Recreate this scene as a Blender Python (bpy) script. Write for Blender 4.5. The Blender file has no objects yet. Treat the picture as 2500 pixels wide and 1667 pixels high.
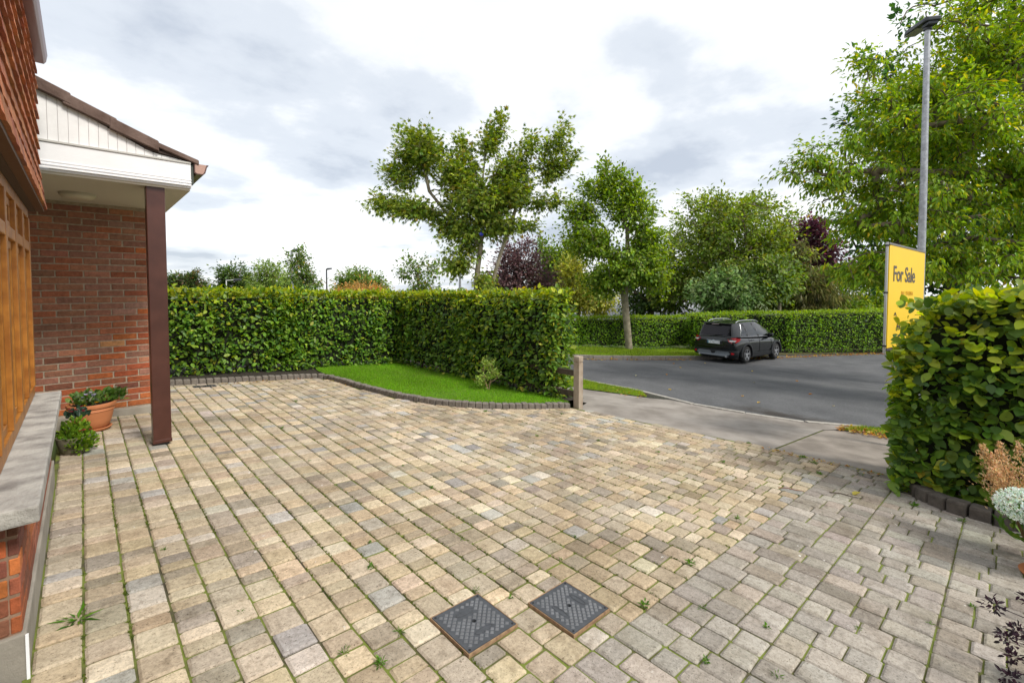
import bpy, bmesh, math, random
import numpy as np
from mathutils import Vector, Matrix
R = math.radians
rng = np.random.default_rng(7)
random.seed(7)
sc = bpy.context.scene
col = sc.collection

# ------------------------------------------------------------------ camera, sky, sun, exposure
CAMH = 1.49
YAW = 44.06                      # degrees from +Y (along the house) towards +X (to the road)
cam_d = bpy.data.cameras.new('camera')
cam = bpy.data.objects.new('camera', cam_d)
col.objects.link(cam)
cam.location = (0, 0, CAMH)
cam.rotation_euler = (R(90 - 2.11), 0, R(-YAW))
cam_d.sensor_width = 36
cam_d.lens = 1085 / 2500 * 36
cam_d.shift_y = -93.5 / 2500
cam_d.clip_start = 0.05
cam_d.clip_end = 2000
sc.camera = cam

SUN_DIR = Vector((0.16, -0.72, 0.80)).normalized()     # towards the sun
world = bpy.data.worlds.new('World')
sc.world = world
world.use_nodes = True
wt = world.node_tree
wt.nodes.clear()


def N(t, typ, **kw):
    n = t.nodes.new(typ)
    for k, v in kw.items():
        if k.startswith('i_'):
            n.inputs[k[2:].replace('_', ' ')].default_value = v
        else:
            setattr(n, k, v)
    return n


def ramp(t, stops, interp='LINEAR'):
    n = t.nodes.new('ShaderNodeValToRGB')
    cr = n.color_ramp
    cr.interpolation = interp
    while len(cr.elements) < len(stops):
        cr.elements.new(0.5)
    for e, (p, c) in zip(cr.elements, stops):
        e.position = p
        e.color = (*c, 1) if len(c) == 3 else c
    return n


sky = N(wt, 'ShaderNodeTexSky', sky_type='NISHITA', sun_disc=False)
sky.sun_elevation = math.asin(SUN_DIR.z)
sky.sun_rotation = math.atan2(SUN_DIR.x, SUN_DIR.y)
tc = N(wt, 'ShaderNodeTexCoord')
sep = N(wt, 'ShaderNodeSeparateXYZ')
wt.links.new(tc.outputs['Generated'], sep.inputs[0])
zc = N(wt, 'ShaderNodeMath', operation='MAXIMUM'); zc.inputs[1].default_value = 0.0
wt.links.new(sep.outputs['Z'], zc.inputs[0])
za = N(wt, 'ShaderNodeMath', operation='ADD'); za.inputs[1].default_value = 0.16
wt.links.new(zc.outputs[0], za.inputs[0])
dx = N(wt, 'ShaderNodeMath', operation='DIVIDE'); dy = N(wt, 'ShaderNodeMath', operation='DIVIDE')
wt.links.new(sep.outputs['X'], dx.inputs[0]); wt.links.new(za.outputs[0], dx.inputs[1])
wt.links.new(sep.outputs['Y'], dy.inputs[0]); wt.links.new(za.outputs[0], dy.inputs[1])
cmb = N(wt, 'ShaderNodeCombineXYZ')
wt.links.new(dx.outputs[0], cmb.inputs['X']); wt.links.new(dy.outputs[0], cmb.inputs['Y'])
cmb.inputs['Z'].default_value = 3.7
n1 = N(wt, 'ShaderNodeTexNoise'); n1.inputs['Scale'].default_value = 0.62; n1.inputs['Detail'].default_value = 4; n1.inputs['Roughness'].default_value = 0.45; n1.inputs['Distortion'].default_value = 0.5
n2 = N(wt, 'ShaderNodeTexNoise'); n2.inputs['Scale'].default_value = 2.6; n2.inputs['Detail'].default_value = 6; n2.inputs['Roughness'].default_value = 0.55
wt.links.new(cmb.outputs[0], n1.inputs['Vector']); wt.links.new(cmb.outputs[0], n2.inputs['Vector'])
mx = N(wt, 'ShaderNodeMath', operation='MULTIPLY'); mx.inputs[1].default_value = 0.30
wt.links.new(n2.outputs['Fac'], mx.inputs[0])
ma = N(wt, 'ShaderNodeMath', operation='MULTIPLY_ADD'); ma.inputs[1].default_value = 0.70
wt.links.new(n1.outputs['Fac'], ma.inputs[0]); wt.links.new(mx.outputs[0], ma.inputs[2])
cr = ramp(wt, [(0.34, (0.50, 0.55, 0.63)), (0.42, (0.68, 0.725, 0.785)), (0.48, (0.87, 0.895, 0.92)), (0.55, (0.98, 0.985, 0.995)), (0.66, (0.90, 0.92, 0.95)), (0.74, (0.74, 0.78, 0.84))], 'EASE')
wt.links.new(ma.outputs[0], cr.inputs[0])
mul = N(wt, 'ShaderNodeMix', data_type='RGBA', blend_type='MULTIPLY'); mul.inputs['Factor'].default_value = 1
wt.links.new(cr.outputs[0], mul.inputs['A']); mul.inputs['B'].default_value = (4.95, 4.95, 4.95, 1)
mix = N(wt, 'ShaderNodeMix', data_type='RGBA'); mix.inputs['Factor'].default_value = 0.94
wt.links.new(sky.outputs[0], mix.inputs['A']); wt.links.new(mul.outputs['Result'], mix.inputs['B'])
bg = N(wt, 'ShaderNodeBackground'); bg.inputs['Strength'].default_value = 0.1
wt.links.new(mix.outputs['Result'], bg.inputs['Color'])
wo = N(wt, 'ShaderNodeOutputWorld')
wt.links.new(bg.outputs[0], wo.inputs['Surface'])

sun_d = bpy.data.lights.new('sun', 'SUN')
sun_d.energy = 1.5
sun_d.angle = R(14)
sun_d.color = (1.0, 0.95, 0.86)
sun = bpy.data.objects.new('sun', sun_d)
col.objects.link(sun)
sun.rotation_euler = SUN_DIR.to_track_quat('Z', 'Y').to_euler()

sc.view_settings.view_transform = 'Standard'
sc.view_settings.look = 'None'
sc.view_settings.exposure = 1.28
sc.view_settings.gamma = 1.0
sc.view_settings.use_curve_mapping = False
sc.cycles.max_bounces = 6
sc.cycles.diffuse_bounces = 3
sc.cycles.glossy_bounces = 3
sc.cycles.transmission_bounces = 4
sc.cycles.transparent_max_bounces = 6


# ------------------------------------------------------------------ helpers
def gz(x):
    """height of the sloping ground: falls from the house to the road"""
    x = np.asarray(x, float)
    return np.where(x < -0.6, 0.048, np.where(x < 19.5, -0.08 * x, -1.56 - 0.01 * (x - 19.5)))


def gzf(x):
    return float(gz(x))


def rd(right, depth):
    """world X, Y of a point given across and along the view's compass direction"""
    a = R(YAW)
    return (right * math.cos(a) + depth * math.sin(a), -right * math.sin(a) + depth * math.cos(a))


def tag(o, label=None, cat=None, group=None, kind=None):
    if label: o['label'] = label
    if cat: o['category'] = cat
    if group: o['group'] = group
    if kind: o['kind'] = kind
    return o


def empty(name, loc=(0, 0, 0), rz=0.0):
    o = bpy.data.objects.new(name, None)
    o.empty_display_size = 0.2
    o.location = loc
    o.rotation_euler = (0, 0, rz)
    col.objects.link(o)
    return o


def link(name, me, mat=None, parent=None, loc=None):
    o = bpy.data.objects.new(name, me)
    col.objects.link(o)
    if mat is not None and not me.materials:
        me.materials.append(mat)
    if parent is not None:
        o.parent = parent
    if loc is not None:
        o.location = loc
    return o


def np_mesh(name, V, F, colors=None, smooth=False):
    """V (n,3); F (m,k) with one k; colors (n,3) per vertex -> attribute 'col'"""
    me = bpy.data.meshes.new(name)
    V = np.ascontiguousarray(V, np.float32); F = np.ascontiguousarray(F, np.int32)
    m, k = F.shape
    me.vertices.add(len(V)); me.vertices.foreach_set('co', V.ravel())
    me.loops.add(m * k); me.loops.foreach_set('vertex_index', F.ravel())
    me.polygons.add(m)
    me.polygons.foreach_set('loop_start', np.arange(0, m * k, k, dtype=np.int32))
    me.polygons.foreach_set('loop_total', np.full(m, k, np.int32))
    me.polygons.foreach_set('use_smooth', np.full(m, smooth))
    if colors is not None:
        a = me.attributes.new('col', 'FLOAT_COLOR', 'POINT')
        c = np.ones((len(V), 4), np.float32); c[:, :3] = colors
        a.data.foreach_set('color', c.ravel())
    me.update(calc_edges=True)
    return me


class MB:
    """collects boxes, tubes, lathes, prisms into one mesh"""
    def __init__(self):
        self.v = []; self.f = []

    def add(self, V, F):
        b = len(self.v)
        self.v += [tuple(map(float, p)) for p in V]
        self.f += [tuple(i + b for i in f) for f in F]
        return self

    def box(self, x0, x1, y0, y1, z0, z1, M=None):
        V = [(x, y, z) for z in (z0, z1) for y in (y0, y1) for x in (x0, x1)]
        if M is not None: V = [M @ Vector(p) for p in V]
        return self.add(V, [(0, 2, 3, 1), (4, 5, 7, 6), (0, 1, 5, 4), (2, 6, 7, 3), (0, 4, 6, 2), (1, 3, 7, 5)])

    def tube(self, pts, rad, n=8, cap=True):
        pts = [Vector(p) for p in pts]
        if not hasattr(rad, '__len__'): rad = [rad] * len(pts)
        V = []; F = []
        up = Vector((0.13, 0.31, 0.94))
        for i, p in enumerate(pts):
            d = (pts[min(i + 1, len(pts) - 1)] - pts[max(i - 1, 0)]).normalized()
            a = d.cross(up)
            if a.length < 1e-3: a = d.cross(Vector((1, 0, 0)))
            a.normalize(); b = d.cross(a)
            for k in range(n):
                t = 2 * math.pi * k / n
                V.append(p + (a * math.cos(t) + b * math.sin(t)) * rad[i])
        for i in range(len(pts) - 1):
            for k in range(n):
                k2 = (k + 1) % n
                F.append((i * n + k, i * n + k2, (i + 1) * n + k2, (i + 1) * n + k))
        if cap:
            F.append(tuple(range(n - 1, -1, -1)))
            F.append(tuple(range((len(pts) - 1) * n, len(pts) * n)))
        return self.add(V, F)

    def lathe(self, prof, n=24, c=(0, 0, 0), M=None, cap=True):
        V = []; F = []
        for r, z in prof:
            for k in range(n):
                t = 2 * math.pi * k / n
                p = Vector((c[0] + r * math.cos(t), c[1] + r * math.sin(t), c[2] + z))
                V.append(M @ p if M is not None else p)
        for i in range(len(prof) - 1):
            for k in range(n):
                k2 = (k + 1) % n
                F.append((i * n + k, i * n + k2, (i + 1) * n + k2, (i + 1) * n + k))
        if cap and prof[0][0] > 1e-5: F.append(tuple(range(n - 1, -1, -1)))
        if cap and prof[-1][0] > 1e-5: F.append(tuple(range((len(prof) - 1) * n, len(prof) * n)))
        return self.add(V, F)

    def prism(self, poly, ext, M=None):
        """poly: 3-D points of a planar outline; ext: extrusion vector"""
        n = len(poly)
        e = Vector(ext)
        V = [Vector(p) for p in poly] + [Vector(p) + e for p in poly]
        if M is not None: V = [M @ p for p in V]
        F = [tuple(range(n - 1, -1, -1)), tuple(range(n, 2 * n))]
        F += [(k, (k + 1) % n, n + (k + 1) % n, n + k) for k in range(n)]
        return self.add(V, F)

    def mesh(self, name, smooth=False, bevel=0.0, seg=2, origin=None, sharp=40):
        me = bpy.data.meshes.new(name)
        V = self.v
        if origin is not None:
            V = [(p[0] - origin[0], p[1] - origin[1], p[2] - origin[2]) for p in V]
        me.from_pydata(V, [], self.f)
        bm = bmesh.new(); bm.from_mesh(me)
        bmesh.ops.recalc_face_normals(bm, faces=bm.faces)
        if bevel > 0:
            ed = [e for e in bm.edges if len(e.link_faces) == 2 and e.calc_face_angle(0) > R(35)]
            bmesh.ops.bevel(bm, geom=ed, offset=bevel, segments=seg, affect='EDGES', profile=0.6)
        if smooth:
            for f in bm.faces: f.smooth = True
            for e in bm.edges:
                if len(e.link_faces) == 2 and e.calc_face_angle(0) > R(sharp): e.smooth = False
        bm.to_mesh(me); bm.free()
        return me

    def build(self, name, mat, parent=None, smooth=False, bevel=0.0, seg=2, origin=None, sharp=40):
        me = self.mesh(name, smooth, bevel, seg, origin, sharp)
        o = link(name, me, mat, parent)
        if origin is not None: o.location = origin
        return o


def text_mesh(txt, size, M, extrude=0.001, align='LEFT', spacing=1.0, offset=0.0):
    cu = bpy.data.curves.new('txt', 'FONT')
    cu.body = txt; cu.size = size; cu.extrude = extrude; cu.align_x = align
    cu.space_character = spacing; cu.offset = offset; cu.resolution_u = 3
    o = bpy.data.objects.new('txt', cu); col.objects.link(o)
    dg = bpy.context.evaluated_depsgraph_get(); dg.update()
    me = bpy.data.meshes.new_from_object(o.evaluated_get(dg))
    bpy.data.objects.remove(o)
    me.transform(M)
    return me


# ------------------------------------------------------------------ materials
MATS = {}


def mat(name, color, rough=0.6, metal=0.0, noise=0.0, nscale=20, bump=0.0, bscale=60, spec=0.5, attr=False,
        color2=None, coat=0.0, detail=4, coords='Object', ramp_pos=(0.35, 0.65)):
    if name in MATS: return MATS[name]
    m = bpy.data.materials.new(name); m.use_nodes = True
    t = m.node_tree; b = t.nodes['Principled BSDF']
    b.inputs['Roughness'].default_value = rough; b.inputs['Metallic'].default_value = metal
    b.inputs['Specular IOR Level'].default_value = spec
    b.inputs['Coat Weight'].default_value = coat
    b.inputs['Base Color'].default_value = (*color, 1)
    if coords == 'World':
        co = N(t, 'ShaderNodeNewGeometry'); coords = 'Position'
    else:
        co = N(t, 'ShaderNodeTexCoord')
    src = None
    if attr:
        at = N(t, 'ShaderNodeAttribute', attribute_name='col'); src = at.outputs['Color']
    if color2 is not None:
        n = N(t, 'ShaderNodeTexNoise'); n.inputs['Scale'].default_value = nscale; n.inputs['Detail'].default_value = detail
        t.links.new(co.outputs[coords], n.inputs['Vector'])
        rp = ramp(t, [(ramp_pos[0], color), (ramp_pos[1], color2)])
        t.links.new(n.outputs['Fac'], rp.inputs[0]); src = rp.outputs[0]
    if noise > 0:
        n = N(t, 'ShaderNodeTexNoise'); n.inputs['Scale'].default_value = nscale; n.inputs['Detail'].default_value = detail; n.inputs['Roughness'].default_value = 0.65
        t.links.new(co.outputs[coords], n.inputs['Vector'])
        mr = N(t, 'ShaderNodeMapRange'); mr.inputs['From Min'].default_value = 0.3; mr.inputs['From Max'].default_value = 0.7
        mr.inputs['To Min'].default_value = 1 - noise; mr.inputs['To Max'].default_value = 1 + noise
        t.links.new(n.outputs['Fac'], mr.inputs['Value'])
        mm = N(t, 'ShaderNodeMix', data_type='RGBA', blend_type='MULTIPLY'); mm.inputs['Factor'].default_value = 1
        if src is not None: t.links.new(src, mm.inputs['A'])
        else: mm.inputs['A'].default_value = (*color, 1)
        t.links.new(mr.outputs[0], mm.inputs['B']); src = mm.outputs['Result']
    if src is not None: t.links.new(src, b.inputs['Base Color'])
    if bump > 0:
        n = N(t, 'ShaderNodeTexNoise'); n.inputs['Scale'].default_value = bscale; n.inputs['Detail'].default_value = 5; n.inputs['Roughness'].default_value = 0.7
        t.links.new(co.outputs[coords], n.inputs['Vector'])
        bp = N(t, 'ShaderNodeBump'); bp.inputs['Strength'].default_value = bump; bp.inputs['Distance'].default_value = 0.01
        t.links.new(n.outputs['Fac'], bp.inputs['Height']); t.links.new(bp.outputs[0], b.inputs['Normal'])
    MATS[name] = m
    return m


def leaf_mat(name, rough=0.45, trans=0.42, spec=0.4):
    m = bpy.data.materials.new(name); m.use_nodes = True
    t = m.node_tree; b = t.nodes['Principled BSDF']; out = t.nodes['Material Output']
    at = N(t, 'ShaderNodeAttribute', attribute_name='col')
    b.inputs['Roughness'].default_value = rough
    b.inputs['Specular IOR Level'].default_value = spec
    t.links.new(at.outputs['Color'], b.inputs['Base Color'])
    tr = N(t, 'ShaderNodeBsdfTranslucent')
    hs = N(t, 'ShaderNodeHueSaturation'); hs.inputs['Hue'].default_value = 0.485; hs.inputs['Saturation'].default_value = 1.15; hs.inputs['Value'].default_value = 1.5
    t.links.new(at.outputs['Color'], hs.inputs['Color']); t.links.new(hs.outputs[0], tr.inputs['Color'])
    mx = N(t, 'ShaderNodeMixShader'); mx.inputs[0].default_value = trans
    t.links.new(b.outputs[0], mx.inputs[1]); t.links.new(tr.outputs[0], mx.inputs[2])
    t.links.new(mx.outputs[0], out.inputs['Surface'])
    return m


LEAF = leaf_mat('leaf')
GRASS = leaf_mat('grass_blade', 0.6, 0.3, 0.2)
BARK = mat('bark', (0.10, 0.075, 0.05), 0.9, color2=(0.20, 0.16, 0.11), nscale=9, bump=0.6, bscale=30)
BARK_PALE = mat('bark_pale', (0.20, 0.17, 0.12), 0.9, color2=(0.33, 0.29, 0.21), nscale=6, bump=0.5, bscale=25)
TWIG = mat('twig', (0.06, 0.04, 0.025), 0.9)
SOIL = mat('soil', (0.025, 0.018, 0.012), 1.0, noise=0.5, nscale=40, bump=1.0, bscale=60)
WHITE = mat('white_upvc', (0.82, 0.82, 0.84), 0.35, noise=0.04, nscale=3)
METAL = mat('galvanised', (0.36, 0.37, 0.40), 0.5, 0.6, noise=0.35, nscale=18, detail=6)
DARKMETAL = mat('dark_grey_metal', (0.05, 0.055, 0.065), 0.45, 0.3)


# ------------------------------------------------------------------ leaves
T_LEAF2 = (np.array([(0, 0, 0), (0.42, -0.5, 0.10), (1, 0, -0.08), (0.42, 0.5, 0.10)]), np.array([(0, 1, 2), (0, 2, 3)]))
T_OVATE = (np.array([(0, 0, 0), (0.22, -0.40, 0.05), (0.62, -0.42, 0.06), (1, 0, -0.10), (0.62, 0.42, 0.06), (0.22, 0.40, 0.05), (0.45, 0, -0.04)]),
           np.array([(6, 0, 1), (6, 1, 2), (6, 2, 3), (6, 3, 4), (6, 4, 5), (6, 5, 0)]))
_o = [(0, 0), (0.06, 0.20), (0.18, 0.37), (0.34, 0.46), (0.52, 0.46), (0.70, 0.36), (0.85, 0.20), (1.0, 0)]
_ol = [(x, -y, 0.05 * (y / 0.46) - 0.09 * x * x) for x, y in _o] + [(x, y, 0.05 * (y / 0.46) - 0.09 * x * x) for x, y in _o[-2:0:-1]]
_nb = len(_ol)
T_BROAD = (np.array(_ol + [(0.30, 0, -0.02), (0.65, 0, -0.055)]),
           np.array([(_nb if max(_ol[k][0], _ol[(k + 1) % _nb][0]) < 0.53 else _nb + 1, k, (k + 1) % _nb) for k in range(_nb)] + [(_nb, 4, _nb + 1), (_nb, _nb + 1, _nb - 4)]))
# five pointed lobes fanned from the stalk
_v = [(0, 0, 0)]; _f = []
for _a, _l in ((-75, 0.55), (-36, 0.85), (0, 1.0), (36, 0.85), (75, 0.55)):
    _c, _s = math.cos(R(_a)), math.sin(R(_a)); _b = len(_v)
    _v += [(0.42 * _l * _c + 0.13 * _s, 0.42 * _l * _s - 0.13 * _c, 0.03), (_l * _c, _l * _s, -0.12), (0.42 * _l * _c - 0.13 * _s, 0.42 * _l * _s + 0.13 * _c, 0.03)]
    _f += [(0, _b, _b + 1), (0, _b + 1, _b + 2)]
T_PALM = (np.array(_v), np.array(_f))
T_BLADE = (np.array([(0, -0.5, 0), (0, 0.5, 0), (1, 0, 0.0)]), np.array([(0, 1, 2)]))


def unit(a):
    return a / np.maximum(np.linalg.norm(a, axis=1, keepdims=True), 1e-9)


def leaf_geo(P, D, Nn, L, W, C, T=T_LEAF2):
    """leaves at P pointing along D with upper side Nn"""
    D = unit(D)
    S = unit(np.cross(Nn, D)); Nn = np.cross(D, S)
    tv, tf = T
    k = len(tv); n = len(P)
    L = np.broadcast_to(np.asarray(L, float), (n,)); W = np.broadcast_to(np.asarray(W, float), (n,))
    V = (P[:, None, :] + D[:, None, :] * (tv[None, :, 0:1] * L[:, None, None]) + S[:, None, :] * (tv[None, :, 1:2] * W[:, None, None])
         + Nn[:, None, :] * (tv[None, :, 2:3] * L[:, None, None]))
    F = (tf[None] + (np.arange(n) * k)[:, None, None]).reshape(-1, 3)
    return V.reshape(-1, 3), F, np.repeat(C, k, axis=0)


def palette(n, entries, jit=0.18, r=rng, hue=0.06):
    cols = np.array([e[0] for e in entries], float); w = np.array([e[1] for e in entries], float)
    c = cols[r.choice(len(cols), n, p=w / w.sum())]
    return np.clip(c * (1 + r.normal(0, jit, (n, 1))) * (1 + r.normal(0, hue, (n, 3))), 0.002, 0.9)


def noise3(P, s, seed=0):
    r = np.random.default_rng(seed)
    out = np.zeros(len(P))
    for k in range(6):
        d = r.normal(size=3) * s * (1 + 0.5 * k); ph = r.uniform(0, 6.28)
        out += np.sin(P @ d + ph) / (1 + 0.45 * k)
    return out / 3


GREEN = [((0.055, 0.115, 0.012), 4), ((0.085, 0.16, 0.016), 3), ((0.035, 0.080, 0.012), 3), ((0.15, 0.20, 0.02), 1)]


# ------------------------------------------------------------------ trees
def make_tree(name, label, right, depth, lobes, trunk, n_clumps=160, per=60, leaf=0.12, lw=0.6, pal=GREEN, bark=BARK, seed=1,
              clump=0.32, droop=0.35, T=T_LEAF2, base_r=0.14, group=None, shell=2.0, cat='tree', base_z=None, limb=True, updir=0.0, twig_r=0.007, crown_name='crown', wexp=0.68):
    """lobes: (across, height, r_across, r_height[, along, r_along]) in metres from the tree's foot; trunk: list of (across, height[, along])"""
    r = np.random.default_rng(seed)
    bx, by = rd(right, depth)
    bz = gzf(bx) if base_z is None else base_z
    a = R(YAW)
    ax = np.array([math.cos(a), -math.sin(a), 0.]); al = np.array([math.sin(a), math.cos(a), 0.]); zz = np.array([0, 0, 1.])

    def loc(u, h, w=0.0):
        return ax * u + al * w + zz * h
    root = empty(name, (bx, by, bz))
    tag(root, label, cat, group)
    vols = np.array([l[2] * l[3] * (l[5] if len(l) > 5 else l[2]) for l in lobes]) ** wexp
    pick = r.choice(len(lobes), n_clumps, p=vols / vols.sum())
    cl = []
    for i in pick:
        l = lobes[i]
        d = r.normal(size=3); d /= np.linalg.norm(d)
        rr = r.uniform() ** (1 / shell)
        aw = l[4] if len(l) > 4 else 0.0; rw = l[5] if len(l) > 5 else l[2]
        cl.append(loc(l[0] + d[0] * l[2] * rr, l[1] + d[2] * l[3] * rr, aw + d[1] * rw * rr))
    cl = np.array(cl)
    # skeleton: trunk nodes, then every clump joins the nearest node
    if not isinstance(trunk[0], list): trunk = [trunk]
    nodes = []; par = []
    for ti, tk in enumerate(trunk):
        tp = [loc(*p) for p in tk]
        for i, p in enumerate(tp):
            if i == 0:
                if ti == 0: nodes.append(p); par.append(-1)
                last = 0 if ti == 0 else int(np.argmin(np.linalg.norm(np.array(nodes) - p, axis=1)))
            else:
                q = nodes[last]
                steps = max(1, int(np.linalg.norm(p - q) / 0.5))
                for s in range(1, steps + 1):
                    nodes.append(q + (p - q) * s / steps); par.append(last); last = len(nodes) - 1
    tp = [loc(*p) for p in trunk[0]]
    top = np.array(nodes)
    order = np.argsort([np.min(np.linalg.norm(top - c, axis=1)) for c in cl])
    NA = np.zeros((len(nodes) + n_clumps * 4, 3)); NA[:len(nodes)] = nodes
    cnt = len(nodes)
    ends = []
    minh = tp[0][2] + (tp[-1][2] - tp[0][2]) * 0.25
    for ci in order:
        c = cl[ci]
        dd = NA[:cnt] - c
        cost = np.linalg.norm(dd, axis=1) + 0.6 * np.maximum(dd[:, 2], 0) + np.where(NA[:cnt, 2] < minh, 3.0, 0)
        j = int(np.argmin(cost))
        s = NA[j]; ln = np.linalg.norm(c - s)
        ns = 3 if ln > 0.5 else 2
        prev = j
        sag = r.normal(0, 0.07, 3) * ln + np.array([0, 0, 0.10 * ln])
        for q in range(1, ns + 1):
            t = q / ns
            NA[cnt] = s + (c - s) * t + sag * (4 * t * (1 - t))
            par.append(prev); prev = cnt; cnt += 1
        ends.append((ci, prev))
    NA = NA[:cnt]
    if limb:
        w = np.zeros(cnt); e = 2.25
        for _, j in ends: w[j] += twig_r ** e
        for i in range(cnt - 1, 0, -1):
            if par[i] >= 0 and par[i] < i: w[par[i]] += w[i]
        rad = w ** (1 / e)
        rad = rad / max(rad[0], 1e-6) * base_r
        rad = np.maximum(rad, twig_r * 0.8)
        n = 6
        idx = np.arange(1, cnt); pa = np.array(par)[1:]
        A = NA[pa]; B = NA[idx]; dv = unit(B - A)
        sd = unit(np.cross(dv, np.array([0.2, 0.5, 0.83]))); ud = np.cross(dv, sd)
        ang = np.arange(n) * 2 * math.pi / n
        ca, sa = np.cos(ang), np.sin(ang)
        ra = np.minimum(rad[pa], rad[idx] * 1.35)[:, None, None]; rb = rad[idx][:, None, None]
        ring = sd[:, None, :] * ca[None, :, None] + ud[:, None, :] * sa[None, :, None]
        V = np.concatenate([A[:, None, :] - dv[:, None, :] * ra * 0.2 + ring * ra, B[:, None, :] + ring * rb], axis=1).reshape(-1, 3)
        q = np.array([[k, (k + 1) % n, n + (k + 1) % n, n + k] for k in range(n)])
        F = (q[None] + (np.arange(len(idx)) * 2 * n)[:, None, None]).reshape(-1, 4)
        link('trunk', np_mesh('trunk', V, F, smooth=True), bark, root)
    # leaves
    tot = n_clumps * per
    ci = np.repeat(np.arange(n_clumps), per)
    cr_ = clump * r.uniform(0.6, 1.25, n_clumps)
    off = r.normal(size=(tot, 3)) * (cr_[ci][:, None] * np.array([0.62, 0.62, 0.50]))
    ol = np.linalg.norm(off, axis=1, keepdims=True); lim = 1.9 * 0.62 * cr_[ci][:, None]
    off = np.where(ol > lim, off / np.maximum(ol, 1e-6) * lim * r.uniform(0.2, 1.0, (tot, 1)), off)
    tw = unit(unit(cl - np.array([0, 0, cl[:, 2].mean() * 0.75])) + r.normal(0, 0.45, (n_clumps, 3)) + np.array([0, 0, 0.25 - 0.25 * droop]))[ci]
    off = off * 0.72 + tw * np.sum(off * tw, axis=1, keepdims=True) * 1.05
    P = cl[ci] + off
    cen = cl.mean(axis=0)
    outw = unit(P - cen)
    D = unit(off + 1e-6) * 0.9 + outw * 0.5 + r.normal(size=(tot, 3)) * 0.45 + np.array([0, 0, -droop + updir])
    Nn = np.array([0, 0, 1.0]) + outw * 0.35 + r.normal(size=(tot, 3)) * 0.45
    C = palette(tot, pal, r=r)
    C = C * 2.1 * (1 + 0.18 * r.normal(size=n_clumps))[ci][:, None].clip(0.5, 1.7)
    L = leaf * r.uniform(0.65, 1.25, tot)
    V, F, CC = leaf_geo(P, D, Nn, L, L * lw, C, T)
    link(crown_name, np_mesh('crown', V, F, CC), LEAF, root)
    return root


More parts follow.
